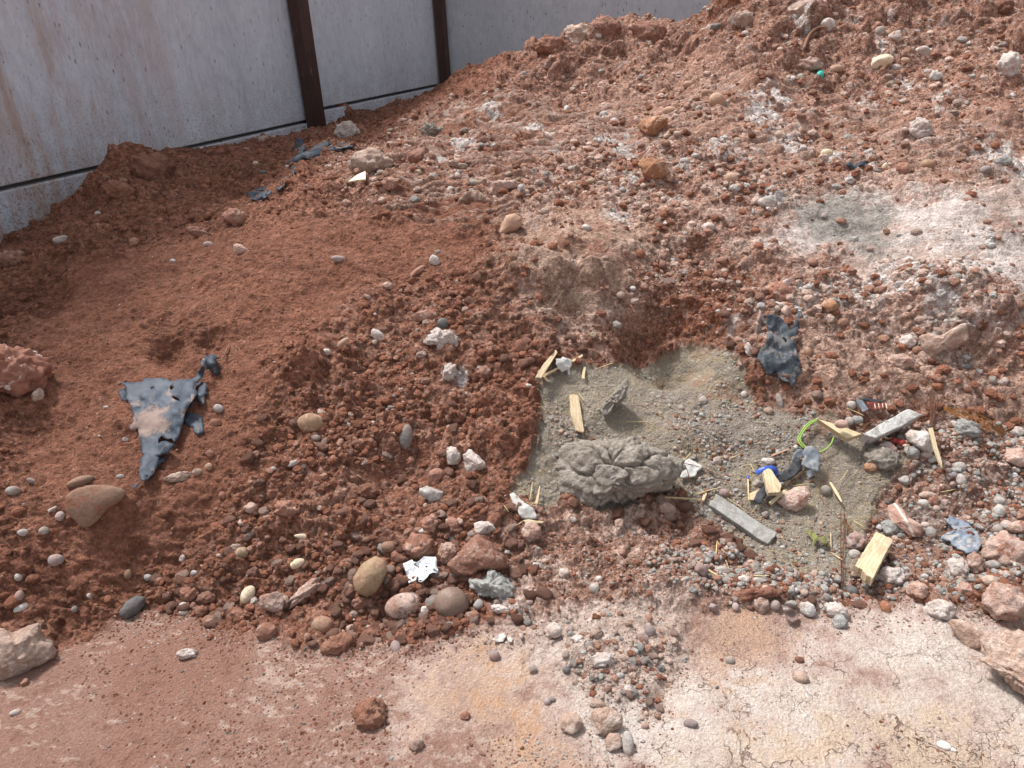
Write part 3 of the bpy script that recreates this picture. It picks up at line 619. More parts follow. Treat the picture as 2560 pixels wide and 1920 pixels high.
#E tile, centre x, y, width, height, rotation, style, material, label
E = [
 ('t4', 495, 1435, 150, 60, 20, 'pebble', 'flat', 'narrow brown stone lying right behind the big dirt smeared flat stone'),
 ('t4', 80, 1492, 82, 56, 0, 'pebble', 'grey', 'flat blue grey pebble half sunk in red earth at the left edge'),
 ('t4', 1912, 1075, 150, 112, -5, 'pebble', 'olive', 'smooth olive tan pebble alone on the slope right of the torn black plastic'),
 ('t5', 285, 540, 105, 55, -42, 'pebble', 'white', 'curved white pebble left of the chalky white rock'),
 ('t5', 740, 1280, 105, 115, 0, 'angular', 'crust', 'pale pinkish rock, left one of the close pair at the middle'),
 ('t5', 638, 1405, 112, 115, 20, 'angular', 'red', 'rounded red brown rock above the white block shaped stone'),
 ('t5', 220, 1500, 125, 92, 0, 'clod', 'clod', 'dark red clod in the pebble band left of the white block shaped stone'),
 ('t5', 455, 1165, 80, 145, -8, 'pebble', 'dark', 'upright dark grey tooth shaped stone coated with red earth'),
 ('t5', 345, 1210, 105, 112, 0, 'clod', 'clod', 'red lump just left of the upright tooth shaped stone'),
 ('t5', 680, 465, 70, 70, 0, 'pebble', 'dark', 'round black and rust coloured pebble above the chalky white rock'),
 ('t5', 575, 420, 150, 90, -8, 'angular', 'red', 'flat red slab left of the black and rust pebble'),
 ('t5', 70, 585, 90, 45, 38, 'pebble', 'tan', 'tan oblong pebble pointing up right, left of the curved white pebble'),
 ('t5', 115, 1085, 42, 55, 0, 'angular', 'white', 'small white upright stone on bare red earth at the middle left'),
 ('t5', 590, 1160, 60, 60, 0, 'angular', 'red', 'small pinkish red stone right of the upright tooth shaped stone'),
 ('t5', 720, 770, 80, 110, -30, 'clod', 'crust', 'white flaky chalk smear below the chalky white rock'),
 ('t5', 940, 770, 80, 90, 0, 'clod', 'red', 'reddish block with a dark foot between chalk smear and wood splinters'),
 ('t5', 1200, 850, 52, 36, 0, 'angular', 'white', 'small white chip on red earth just left of the sand'),
 ('t5', 1165, 610, 95, 100, 0, 'clod', 'clod', 'rough dark red lump on the slope above left of the wood splinters'),
 ('t5', 520, 150, 120, 50, 40, 'angular', 'red', 'long thin red slab lying slantwise on the open slope'),
 ('t5', 340, 235, 60, 50, 0, 'clod', 'pink', 'small pink stone on the upper middle slope'),
 ('t5', 220, 302, 45, 26, -30, 'pebble', 'lilac', 'tiny mauve oval pebble left on the middle slope'),
 ('t5', 1970, 1240, 10, 10, 0, 'pebble', 'grey', None),
 ('t8', 435, 660, 205, 140, 12, 'pebble', 'mottled', 'oval pink and grey mottled stone left of the smooth brown pebble'),
 ('t8', 735, 645, 195, 176, -6, 'pebble', 'brown', 'smooth plain brown round pebble at the foot of the heap'),
 ('t8', 902, 655, 68, 66, 20, 'angular', 'grey', 'small blue grey stone right of the smooth brown pebble'),
 ('t8', 925, 190, 140, 92, 0, 'angular', 'crust', 'whitish pink knobbly rock above the largest red rock'),
 ('t8', 545, 300, 185, 140, 0, 'clod', 'red', 'big round red rock touching the top of the white paper label'),
 ('t8', 420, 360, 112, 80, -20, 'angular', 'red', 'red brown wedge stone left of the white paper label'),
 ('t8', 715, 340, 110, 120, 35, 'clod', 'pink', 'crusty grey pink lump between the paper label and the largest red rock'),
 ('t8', 345, 300, 85, 66, 0, 'pebble', 'flat', 'flat brown oval pebble above the red wedge stone'),
 ('t8', 235, 1330, 195, 180, 10, 'clod', 'clod', 'crumbly red clod alone on the trodden ground at the bottom'),
 ('t8', 40, 905, 190, 120, 15, 'clod', 'clod', 'wide dark red clod pressed into the ground under the stone band'),
 ('t8', 230, 845, 130, 80, 10, 'clod', 'clod', 'smaller dark red clod right beside the wide pressed clod'),
 ('t8', 515, 1510, 90, 80, 0, 'clod', 'pink', 'small pinkish clod at the bottom right of the lone crumbly clod'),
 ('t8', 175, 640, 110, 70, 8, 'clod', 'red', 'red flaky stone just below the yellow brown pebble'),
 ('t8', 600, 160, 100, 110, -20, 'clod', 'red', 'red and white knobby lump above the big round red rock'),
 ('t8', 740, 160, 90, 100, 0, 'angular', 'red', 'tall red stone with pale top, second left of the whitish knobbly rock'),
 ('t8', 990, 140, 95, 90, 0, 'clod', 'clod', 'round red clod behind the whitish pink knobbly rock'),
 ('t8', 1225, 210, 115, 110, 25, 'clod', 'pink', 'pink lump just below the flat wood splinter'),
 ('t8', 860, 735, 100, 80, 20, 'clod', 'red', 'rough red crumb to the lower right of the smooth brown pebble'),
 ('t8', 1035, 685, 105, 50, -15, 'clod', 'crust', 'pale pink flat lump below the grey knobbly clod'),
 ('t8', 570, 695, 52, 62, 0, 'angular', 'crust', 'small pale chip at the right end of the mottled stone'),
 ('t8', 1468, 1385, 130, 125, 0, 'angular', 'beige', 'brownish pointed rock left of the flat grey slab at the bottom'),
 ('t8', 1735, 1505, 105, 110, 0, 'angular', 'beige', 'pale heart shaped stone below the flat grey slab'),
 ('t8', 1818, 1508, 66, 135, 0, 'pebble', 'grey', 'upright oblong grey stone at the right below the flat grey slab'),
 ('t8', 1612, 553, 58, 62, 0, 'pebble', 'grey', 'round slate blue pebble on the path of pinkish mud'),
 ('t8', 1640, 495, 42, 34, 0, 'pebble', 'white', 'small pale round pebble above the slate blue pebble'),
 ('t8', 1255, 420, 70, 56, 0, 'angular', 'crust', 'pale flattish stone at right of the largest red rock'),
 ('t8', 1425, 462, 65, 60, 0, 'clod', 'crust', 'pale round crumb between flat pale stone and slate pebble'),
 ('t8', 998, 970, 66, 62, 10, 'pebble', 'lilac', 'mauve pink pebble below the patch of white flakes'),
 ('t8', 1216, 640, 42, 36, 0, 'pebble', 'lilac', 'tiny round mauve pebble right of the pale pink flat lump'),
 ('t8', 1955, 820, 62, 74, -15, 'pebble', 'lilac', 'upright mauve pebble set in the pale mud ridge'),
 ('t8', 1232, 1052, 58, 60, 0, 'angular', 'grey', 'small triangular grey stone on the white stained ground'),
 ('t8', 1440, 1055, 46, 46, 0, 'pebble', 'dark', 'small black and white pebble on the white stained ground'),
 ('t8', 1322, 1250, 42, 44, 0, 'pebble', 'lilac', 'mauve pebble touching a smaller dark one on the white stained ground'),
 ('t8', 1355, 1240, 36, 30, 0, 'pebble', 'dark', 'dark grey pebble touching the mauve one on the white stained ground'),
 ('t8', 1360, 815, 100, 95, 0, 'clod', 'crust', 'red and white crumbly clod standing on the pinkish mud'),
 ('t8', 820, 1340, 62, 50, 0, 'clod', 'red', 'small brown red crumb on the orange stain'),
 ('t8', 1660, 1000, 150, 80, 10, 'clod', 'crust', 'long white grey crusty rock lying in the pale mud ridge'),
 ('t8', 1630, 1265, 100, 55, -15, 'pebble', 'beige', 'flat beige stone just above the flat grey slab'),
 ('t8', 1922, 1400, 46, 36, 0, 'pebble', 'mottled', 'small dark red brown pebble right of the flat grey slab'),
 ('t8', 1510, 870, 80, 50, 0, 'clod', 'crust', 'low pale lump in pinkish mud left of the dark hole'),
 ('t8', 1625, 835, 52, 52, 0, 'clod', 'beige', 'small beige lump next to the dark hole in the mud'),
 ('t8', 1765, 160, 70, 60, 10, 'angular', 'beige', 'beige angular stone on mud under the big grey mud block'),
 ('t8', 2055, 65, 110, 90, -30, 'angular', 'pink', 'reddish stone right below the right end of the grey mud block'),
 ('t8', 1483, 132, 42, 36, 0, 'angular', 'white', 'small pinkish white stone below the left half of the mud block'),
 ('t8', 1785, 335, 42, 36, 0, 'angular', 'pink', 'tiny pinkish stone on the path of gravel under the mud block'),
 ('t9', 2085, 325, 255, 205, 0, 'clod', 'pink', 'large porous pink lump at the right edge above the trodden ground'),
 ('t9', 2090, 640, 215, 220, -20, 'clod', 'pink', 'large brownish pink knobbly boulder at the right edge of the ground'),
 ('t9', 1875, 835, 130, 225, 38, 'angular', 'beige', 'long greyish brown rock pointing down right on chalky ground'),
 ('t9', 885, 682, 98, 106, 0, 'angular', 'white', 'bright white heart shaped stone at the border of the chalky ground'),
 ('t9', 600, 655, 100, 95, 0, 'clod', 'pink', 'pink crusty stone left of the bluish round pebble'),
 ('t9', 683, 658, 58, 60, 0, 'pebble', 'grey', 'bluish round pebble left of the curled dark shard'),
 ('t9', 1055, 695, 140, 95, -25, 'clod', 'crust', 'pinkish white worn lump right of the white heart shaped stone'),
 ('t9', 1082, 760, 86, 80, 0, 'clod', 'greyclod', 'small grey rough crumb below the pinkish white worn lump'),
 ('t9', 1360, 670, 55, 78, 20, 'pebble', 'orangerock', 'shiny amber brown pebble on the chalky ground'),
 ('t9', 838, 1100, 90, 68, -15, 'pebble', 'beige', 'grey brown oval pebble alone on the cream ground'),
 ('t9', 782, 560, 44, 54, 0, 'pebble', 'grey', 'small grey upright pebble by the end of the red clod bar'),
 ('t9', 995, 612, 52, 56, 0, 'pebble', 'grey', 'small grey brown pebble left of the dark split stone'),
 ('t9', 1155, 573, 72, 66, 0, 'pebble', 'dark', 'dark split stone at the foot of the rusty wires'),
 ('t9', 482, 500, 84, 56, 0, 'angular', 'crust', 'pinkish white angular stone above the red clod bar'),
 ('t9', 590, 508, 84, 50, 0, 'angular', 'grey', 'pale bluish grey flat stone above the red clod bar'),
 ('t9', 360, 447, 95, 60, -10, 'angular', 'grey', 'grey flat stone near the loose straws'),
 ('t9', 230, 445, 80, 80, 0, 'clod', 'lilac', 'mauve grey lump left of the grey flat stone'),
 ('t9', 302, 672, 62, 58, 0, 'angular', 'lilac', 'mauve stone at the border left of the pink crusty stone'),
 ('t9', 440, 668, 42, 50, 0, 'pebble', 'lilac', 'small red and white pebble left of the pink crusty stone'),
 ('t9', 780, 650, 80, 46, 0, 'angular', 'grey', 'pale grey flat stone behind the curled dark shard'),
 ('t9', 405, 996, 52, 46, 0, 'pebble', 'grey', 'worn grey pebble sunk in the chalky ground near the mud ridge'),
 ('t9', 165, 1386, 84, 50, -5, 'pebble', 'lilac', 'flat grey pebble sunk flush in the white ground at the bottom'),
 ('t9', 833, 995, 52, 42, 0, 'clod', 'clod', 'small dark red crumb above the lone oval pebble'),
 ('t9', 1170, 347, 66, 60, -15, 'pebble', 'grey', 'smooth pale grey pebble left of the sawn wood block'),
 ('t9', 1308, 478, 62, 60, 0, 'pebble', 'grey', 'grey round pebble under the broken end of the sawn wood block'),
 ('t9', 1640, 215, 58, 76, 10, 'pebble', 'grey', 'upright egg shaped grey pebble left of the blue grey shard'),
 ('t9', 1605, 168, 54, 42, 0, 'pebble', 'grey', 'small grey pebble above the egg shaped one'),
 ('t9', 2050, 192, 60, 56, 0, 'pebble', 'grey', 'smooth grey pebble left of its larger neighbour above the porous pink lump'),
 ('t9', 2102, 167, 66, 58, 0, 'pebble', 'grey', 'smooth flat grey pebble right above the porous pink lump'),
 ('t9', 2165, 180, 120, 90, 0, 'angular', 'pink', 'pale pink rock at the very edge above the porous pink lump'),
 ('t9', 1390, 185, 110, 90, 0, 'clod', 'greyclod', 'rough grey crumbly lump above the sawn wood block'),
 ('t9', 1560, 570, 110, 110, 0, 'clod', 'pink', 'reddish pink crusty lump at the border between gravel and chalk'),
 ('t9', 1690, 690, 150, 110, 0, 'clod', 'crust', 'whitish crusty lump at the border of the chalky ground'),
 ('t9', 1845, 560, 115, 80, -35, 'angular', 'pink', 'brownish pink flat stone at the right of the gravel border'),
 ('t9', 1400, 485, 150, 110, 0, 'clod', 'crust', 'whitish pink lump right below the sawn wood block'),
 ('t9', 1800, 440, 120, 130, 0, 'clod', 'crust', 'chalky white lump below the blue grey shard'),
 ('t9', 1910, 400, 90, 110, 0, 'clod', 'pink', 'pink crusty lump between chalky lump and porous pink lump'),
 ('t9', 2020, 410, 76, 50, 0, 'pebble', 'grey', 'flat oval grey pebble below the porous pink lump'),
 ('t9', 2000, 510, 90, 70, 0, 'pebble', 'beige', 'beige rounded stone above the brownish pink boulder'),
 ('t9', 1180, 270, 120, 120, 0, 'clod', 'lilac', 'mauve grey lump beside the rusty wires'),
 ('t9', 1655, 20, 62, 80, 0, 'clod', 'red', 'red upright stone in the gravel above the egg shaped pebble'),
 ('t9', 1440, 25, 10, 10, 0, 'pebble', 'grey', None),
 ('t6', 1340, 1300, 190, 140, -10, 'clod', 'mud', 'brown mud lump in front of the white bar stone'),
 ('t6', 1272, 1346, 78, 62, 0, 'pebble', 'orangerock', 'rust red round pebble beside the brown mud lump'),
 ('t6', 1375, 1225, 110, 70, 0, 'angular', 'lilac', 'grey pink stone tucked under the white bar stone'),
 ('t6', 1855, 1110, 135, 105, -15, 'clod', 'greyclod', 'light grey porous chunk under the fanned rusty wires'),
 ('t6', 2158, 1128, 110, 58, 0, 'angular', 'white', 'whitish flat stone at the right edge near the wire fan'),
 ('t6', 2165, 1290, 160, 112, 0, 'angular', 'pink', 'big pink stone at the right edge of the gravel'),
 ('t6', 1815, 1345, 74, 60, 0, 'pebble', 'grey', 'pale grey pebble in the gravel right of the wood splinter'),
 ('t6', 1825, 1428, 54, 76, 10, 'pebble', 'grey', 'upright grey pebble in the gravel below a paler one'),
 ('t6', 1480, 1428, 92, 60, 0, 'angular', 'grey', 'grey split stone in the gravel below the wood splinter'),
 ('t6', 1620, 1520, 92, 46, 0, 'pebble', 'beige', 'flat beige grey pebble above the white veined rock'),
 ('t6', 1592, 1568, 60, 48, 0, 'pebble', 'grey', 'round grey pebble just under the flat beige one'),
 ('t6', 1520, 1253, 82, 70, 0, 'clod', 'greyclod', 'grey crumb just below the white angular chunk'),
 ('t6', 1650, 1298, 72, 50, 0, 'angular', 'grey', 'grey stone left of the lower end of the wood splinter'),
 ('t6', 1610, 1270, 66, 40, 0, 'pebble', 'grey', 'pale grey crumb above the grey stone by the splinter'),
 ('t6', 1770, 1395, 60, 40, 0, 'pebble', 'lilac', 'mauve flat pebble left of the upright grey pebble'),
 ('t6', 2060, 1555, 60, 50, 0, 'pebble', 'grey', 'grey pebble at the right in the gravel above the porous lump'),
 ('t6', 2060, 1615, 64, 70, 0, 'pebble', 'grey', 'grey egg pebble under another at the right in the gravel'),
 ('t6', 1760, 1430, 10, 10, 0, 'pebble', 'grey', None),
 ('t6', 715, 275, 185, 135, 0, 'clod', 'red', 'round red rock with a chalky cap above the hanging black plastic'),
 ('t6', 690, 355, 80, 48, 0, 'angular', 'white', 'white stone wedged on top of the hanging black plastic'),
 ('t6', 748, 395, 66, 80, 0, 'angular', 'pink', 'pink stone with white tip beside the top of the hanging plastic'),
 ('t6', 492, 898, 40, 38, 0, 'pebble', 'white', 'small white round pebble on grey dust left of the hanging plastic'),
 ('t6', 710, 940, 36, 95, 12, 'angular', 'grey', 'thin upright grey shard below the hanging plastic'),
 ('t6', 640, 1000, 56, 40, 0, 'pebble', 'beige', 'beige pebble left below the thin grey shard'),
 ('t6', 240, 935, 48, 52, 0, 'angular', 'crust', 'pale pinkish stone on the grey dust'),
 ('t6', 1680, 808, 78, 62, 0, 'angular', 'red', 'red pink cube like stone above the rusty wire bundle'),
 ('t6', 886, 636, 36, 56, 15, 'pebble', 'tan', 'small tan upright pebble right of the hanging plastic'),
 ('t6', 1010, 360, 100, 90, 0, 'clod', 'orangerock', 'orange red lump on the slope right of the hanging plastic'),
 ('t6', 1450, 700, 140, 90, 0, 'clod', 'pink', 'low pink lump left below the large pale slab rock'),
 ('t6', 1500, 580, 100, 90, 0, 'clod', 'crust', 'hollowed whitish crust lump left of the large pale slab rock'),
 ('t6', 1470, 1090, 10, 10, 0, 'pebble', 'grey', None),
 ('t6', 1190, 1055, 66, 56, 0, 'angular', 'greyclod', 'rough grey pebble behind the wood wedge'),
 ('t6', 1135, 1062, 56, 50, 0, 'pebble', 'grey', 'pale pebble left of the rough grey one behind the wood wedge'),
 ('t6', 1150, 965, 55, 50, 0, 'pebble', 'grey', 'pale grey pebble left of the bright metal scrap'),
 ('t6', 640, 1310, 80, 52, 0, 'angular', 'white', 'whitish stone above the blue strap'),
 ('t6', 585, 1445, 80, 50, 10, 'angular', 'grey', 'grey stone left of the short wood block'),
 ('t6', 995, 1490, 60, 66, 20, 'pebble', 'mud', 'brown grey egg shaped pebble in the sand'),
 ('t6', 330, 1305, 60, 50, 0, 'angular', 'grey', 'bluish grey stone in the sand above the white chip'),
 ('t6', 370, 1505, 60, 50, 0, 'pebble', 'lilac', 'round pinkish pebble at the upper end of the grey slab'),
 ('t6', 2020, 810, 50, 60, 0, 'angular', 'grey', 'pale grey block in red earth above the wire fan'),
 ('t6', 2090, 820, 56, 56, 0, 'angular', 'grey', 'second pale grey block in red earth above the wire fan'),
 ('t6', 620, 1635, 46, 46, 0, 'angular', 'grey', 'small bluish triangular stone beside the grey slab'),
 ('t2', 540, 965, 140, 130, 0, 'angular', 'red', 'dark red block facing forward under the upper ledge'),
 ('t2', 240, 1010, 250, 170, 10, 'clod', 'beige', 'large flaky brownish lump beside the yellowish scrap'),
 ('t2', 2075, 680, 82, 50, 0, 'pebble', 'tan', 'flat tan pebble above the orange brown block'),
 ('t2', 1565, 1400, 56, 40, -15, 'pebble', 'white', 'small pale oval pebble right of the salmon teardrop stone'),
 ('t2', 632, 1598, 66, 74, 30, 'angular', 'white', 'white shard on bare red earth below left of the salmon stone'),
 ('t2', 40, 1590, 82, 40, -5, 'pebble', 'lilac', 'flat mauve pebble alone on the smooth red slope'),
 ('t2', 1470, 1035, 42, 34, 0, 'angular', 'white', 'small white angular chip on the upper slope'),
 ('t2', 650, 1548, 32, 26, 0, 'pebble', 'grey', 'tiny grey pebble just above the white shard'),
 ('t2', 1190, 262, 150, 110, 10, 'clod', 'clod', 'blocky red clod on the skyline left of the dip'),
 ('t2', 1520, 225, 200, 140, 5, 'clod', 'beige', 'big greyish clod on the skyline of the heap'),
 ('t2', 1670, 190, 190, 140, 0, 'clod', 'red', 'red clod with pale top at the highest middle of the skyline'),
 ('t2', 1940, 215, 210, 150, -10, 'clod', 'red', 'wide red clod on the skyline just left of the notch'),
 ('t2', 1350, 290, 190, 120, 12, 'clod', 'clod', 'cracked red clod below the greyish skyline clod'),
 ('t2', 960, 340, 100, 40, 30, 'clod', 'clod', 'low red clod on the skyline right of the corner post'),
 ('t3', 1057, 425, 84, 52, 5, 'pebble', 'tan', 'tan oval pebble right of the turquoise cap'),
 ('t3', 325, 617, 92, 92, 35, 'pebble', 'tan', 'big tan egg shaped pebble on the upper slope'),
 ('t3', 147, 520, 60, 42, 0, 'pebble', 'tan', 'small tan pebble upper left of the big egg shaped one'),
 ('t3', 257, 572, 60, 44, 0, 'pebble', 'tan', 'small tan pebble touching the upper left of the egg shaped one'),
 ('t3', 412, 1097, 76, 66, -10, 'pebble', 'tan', 'yellowish tan pebble on red earth under the salt streak'),
 ('t3', 452, 1146, 46, 34, 0, 'pebble', 'tan', 'small tan pebble under the yellowish tan one'),
 ('t3', 1320, 382, 150, 78, 15, 'angular', 'cream', 'cream coloured shell shaped rock with a dark underside'),
 ('t3', 1420, 230, 92, 74, 10, 'angular', 'crust', 'white rock near the top with a grey pebble at its left'),
 ('t3', 1325, 196, 62, 60, 40, 'pebble', 'grey', 'slate grey pebble left of the white rock near the top'),
 ('t3', 1372, 206, 50, 34, 0, 'pebble', 'tan', 'small tan pebble between slate pebble and white rock'),
 ('t3', 1475, 374, 64, 36, 0, 'pebble', 'tan', 'low tan pebble right of the cream shell shaped rock'),
 ('t3', 1425, 420, 62, 54, 0, 'angular', 'white', 'white knob below the cream shell shaped rock'),
 ('t3', 1587, 325, 98, 78, 0, 'angular', 'crust', 'pale rough rock right of the cream shell shaped rock'),
 ('t3', 635, 1245, 122, 92, 0, 'angular', 'grey', 'pale blue grey block at the corner of the grey dust'),
 ('t3', 982, 1326, 36, 32, 0, 'angular', 'white', 'small white stone in the grey dust on the upper right'),
 ('t3', 1000, 942, 66, 50, 0, 'pebble', 'cream', 'cream pebble above the small black plastic scrap'),
 ('t3', 2080, 990, 90, 62, 0, 'clod', 'greyclod', 'grey rough chunk at the right edge of the upper slope'),
 ('t3', 1978, 1042, 60, 46, 0, 'pebble', 'grey', 'grey pebble left of the grey rough chunk'),
 ('t3', 1357, 1027, 30, 52, -10, 'pebble', 'cream', 'slim upright cream pebble right of the small black scrap'),
 ('t3', 1618, 1012, 82, 58, 0, 'pebble', 'olive', 'olive tan pebble right of the red lump'),
 ('t3', 1470, 1042, 100, 88, 0, 'clod', 'red', 'rounded red lump right of the slim cream pebble'),
 ('t3', 2072, 60, 120, 110, 0, 'clod', 'clod', 'dark red overhanging clod at the top right'),
 ('t3', 835, 60, 190, 110, 25, 'angular', 'beige', 'layered pale beige ledge of rock at the very top'),
 ('t3', 1580, 800, 140, 120, -40, 'clod', 'crust', 'white salt crusted lump right on the upper slope'),
 ('t3', 272, 1396, 80, 60, 0, 'clod', 'crust', 'grey white crumb lump left below the blue grey block'),
 ('t3', 715, 830, 72, 52, 0, 'angular', 'beige', 'brown beige stone below the white salt streak'),
 ('t3', 1000, 160, 90, 90, 0, 'clod', 'crust', 'grey white crumb lump beside the bent root'),
 ('t3', 1670, 470, 76, 66, 0, 'clod', 'white', 'white chalk lump on the right of the upper slope'),
 ('t3', 2120, 410, 130, 150, 0, 'clod', 'crust', 'chalk faced boulder at the right edge near the top'),
 ('t3', 330, 170, 90, 50, 0, 'angular', 'dark', 'dark slate chip in the bluff near the skyline notch'),
 ('t3', 470, 130, 150, 110, 30, 'clod', 'beige', 'smooth greyish clod on the bluff right of the notch'),
 ('t3', 880, 395, 170, 80, 5, 'clod', 'pink', 'flat lumpy pink rock left of the turquoise cap'),
 ('t3', 600, 455, 34, 44, 0, 'angular', 'red', 'small pointed red stone left of the flat lumpy pink rock'),
 ('t1', 70, 1592, 142, 105, 15, 'clod', 'red', 'red rock with pale rim at the left edge below the wall'),
 ('t1', 370, 1472, 88, 46, 15, 'angular', 'crust', 'white and red sliver of rock near the left edge'),
 ('t1', 600, 1312, 34, 28, 0, 'pebble', 'white', 'small white pebble left on the dark red shoulder'),
 ('t1', 1482, 1538, 100, 72, -20, 'angular', 'pink', 'pale pink block on the left middle slope'),
 ('t1', 1572, 1006, 36, 30, 0, 'pebble', 'cream', 'small cream pebble between wall foot and rolled plastic'),
 ('t1', 1445, 1340, 140, 110, 0, 'clod', 'red', 'rounded red rock under the rolled black plastic'),
 ('t1', 1230, 1432, 115, 70, -20, 'clod', 'red', 'reddish stone left below the rounded red rock'),
 ('t1', 1280, 1500, 52, 30, 0, 'pebble', 'white', 'small pale oval pebble left of the pale pink block'),
 ('t1', 735, 1175, 170, 110, -15, 'clod', 'clod', 'jutting red clod with a grey lower tip under the left shoulder'),
 ('t1', 950, 1040, 230, 190, -10, 'clod', 'clod', 'biggest red clod of the left shoulder below the wall'),
 ('t1', 2140, 800, 140, 105, 0, 'clod', 'crust', 'red and white knobbly rock at the foot of the thick post'),
 ('t1', 2110, 690, 150, 90, -35, 'clod', 'clod', 'ragged upright red clod right of the thick post'),
 ('t1', 1620, 855, 80, 44, 10, 'angular', 'pink', 'pinkish flat stone on the ridge by the thin twig'),
 ('t1', 1620, 1060, 50, 30, 0, 'pebble', 'dark', 'dark grey pebble left of the folded plastic strip'),
 ('t7', 342, 382, 86, 74, 0, 'pebble', 'lilac', 'mauve grey round pebble on the left slope'),
 ('t7', 135, 672, 98, 42, 30, 'pebble', 'white', 'white oblong pebble above the large pale rock'),
 ('t7', 120, 600, 52, 62, 0, 'pebble', 'lilac', 'mauve pebble just above the white oblong one'),
 ('t7', 116, 485, 44, 48, 0, 'pebble', 'grey', 'grey pebble left of the mauve grey round pebble'),
 ('t7', 1485, 335, 78, 66, 0, 'pebble', 'olive', 'round olive green pebble in the stone band'),
 ('t7', 1865, 235, 106, 30, -2, 'pebble', 'cream', 'thin cream stick shaped pebble in the stone band'),
 ('t7', 1825, 403, 86, 54, 32, 'pebble', 'cream', 'cream yellow oval pebble in the stone band'),
 ('t7', 1522, 595, 76, 112, -22, 'pebble', 'cream', 'cream white oval stone near the foot of the band'),
 ('t7', 1557, 637, 52, 62, 0, 'clod', 'crust', 'white flecked stone leaning on the cream oval stone'),
 ('t7', 1870, 580, 235, 78, 40, 'clod', 'pink', 'long crumbly pinkish bar of stone pointing up right'),
 ('t7', 1977, 785, 128, 108, 10, 'pebble', 'flat', 'smooth brown pebble at the foot of the stone band'),
 ('t7', 1637, 822, 125, 104, 10, 'angular', 'red', 'knobby red stone at the foot of the stone band'),
 ('t7', 1285, 760, 84, 80, 0, 'clod', 'red', 'round knobby red stone apart on the ground'),
 ('t7', 1240, 700, 76, 76, 0, 'clod', 'clod', 'red stone just above the round knobby one'),
 ('t7', 1165, 592, 105, 92, 0, 'clod', 'red', 'red rock at the left end of the stone band'),
 ('t7', 1265, 620, 110, 80, 0, 'clod', 'red', 'red rock second from the left end of the stone band'),
 ('t7', 910, 487, 50, 40, 0, 'pebble', 'grey', 'small blue grey pebble above right of the dark split pebble'),
 ('t7', 457, 684, 34, 40, 0, 'pebble', 'grey', 'small dark blue pebble left of the dark split pebble'),
 ('t7', 555, 597, 42, 42, 0, 'angular', 'grey', 'small quartz like grey stone left of the dark split pebble'),
 ('t7', 1120, 372, 40, 46, 0, 'angular', 'crust', 'small pale stone left above the stone band'),
 ('t7', 1197, 460, 52, 34, 0, 'angular', 'white', 'small flat pale stone inside the stone band at left'),
 ('t7', 370, 112, 50, 58, 0, 'pebble', 'lilac', 'mauve grey pebble left below the dirt smeared flat stone'),
 ('t7', 145, 212, 62, 44, 0, 'pebble', 'grey', 'grey stone at the left edge below the blue grey pebble'),
 ('t7', 270, 202, 52, 48, 0, 'pebble', 'grey', 'grey round pebble between two others at the left'),
 ('t7', 318, 70, 64, 26, 35, 'angular', 'white', 'white thin shard left below the dirt smeared flat stone'),
 ('t7', 1127, 660, 52, 40, 0, 'pebble', 'crust', 'small pale pink pebble on the ground left of the knobby red stone'),
 ('t7', 1130, 702, 52, 36, 0, 'pebble', 'crust', 'white pebble right below the small pale pink one'),
 ('t7', 785, 470, 46, 56, 0, 'pebble', 'flat', 'small brown pebble above the dark split pebble'),
 ('t7', 155, 1132, 52, 44, 0, 'angular', 'red', 'small reddish stone below the large pale rock'),
 ('t7', 95, 1318, 60, 32, 15, 'pebble', 'grey', 'small grey slate pebble on the ground at the left'),
 ('t7', 1150, 960, 110, 60, 0, 'clod', 'crust', 'pale crumbled pile pressed into the ground'),
 ('t7', 1765, 70, 150, 105, 0, 'clod', 'red', 'rough red rock at the upper left of the stone band'),
 ('t7', 1545, 60, 80, 70, 0, 'clod', 'pink', 'pink lump left of the rough red rock of the band'),
 ('t7', 1440, 710, 90, 80, 0, 'clod', 'clod', 'dark red clod under the stone band'),
 ('t7', 1480, 720, 120, 60, -10, 'clod', 'clod', 'flat dark red clod left of the angular pink red stone'),
 ('t7', 2080, 920, 10, 10, 0, 'clod', 'clod', None),
 ('t4', 235, 905, 66, 92, 0, 'angular', 'beige', 'pale brown stone hanging under the big crusted boulder'),
 ('t4', 1343, 985, 58, 50, -20, 'pebble', 'white', 'clear quartz like pebble right of the torn plastic'),
 ('t4', 650, 980, 30, 22, 0, 'pebble', 'white', 'tiny white pebble left of the torn plastic'),
 ('t4', 2110, 588, 10, 10, 0, 'pebble', 'tan', None),
 ('t4', 2155, 1085, 10, 10, 0, 'pebble', 'white', None),
 ('t4', 1105, 1405, 165, 55, 8, 'clod', 'beige', 'long pale brown stone below the tip of the torn plastic'),
 ('t4', 1212, 1378, 56, 46, 0, 'pebble', 'beige', 'small brownish pebble at the end of the long pale brown stone'),
 ('t4', 1283, 1345, 44, 48, 0, 'pebble', 'olive', 'small olive pebble right of the long pale brown stone'),
 ('t4', 740, 1405, 44, 30, 0, 'pebble', 'white', 'white pebble left of the tip of the torn plastic'),
 ('t4', 192, 1430, 56, 30, -25, 'pebble', 'lilac', 'small mauve grey pebble above the blue grey one at the left'),
 ('t4', 1062, 80, 32, 34, 30, 'angular', 'white', 'tiny white chip high on the smooth slope'),
 ('t4', 770, 1178, 36, 30, 0, 'angular', 'white', 'small white chip left of the torn plastic near a scatter of grit'),
 ('t4', 1325, 1075, 70, 56, 0, 'angular', 'red', 'red stone with a white tip below the quartz like pebble'),
 ('t4', 1290, 1265, 56, 52, 0, 'angular', 'red', 'small reddish stone right of the torn plastic tip'),
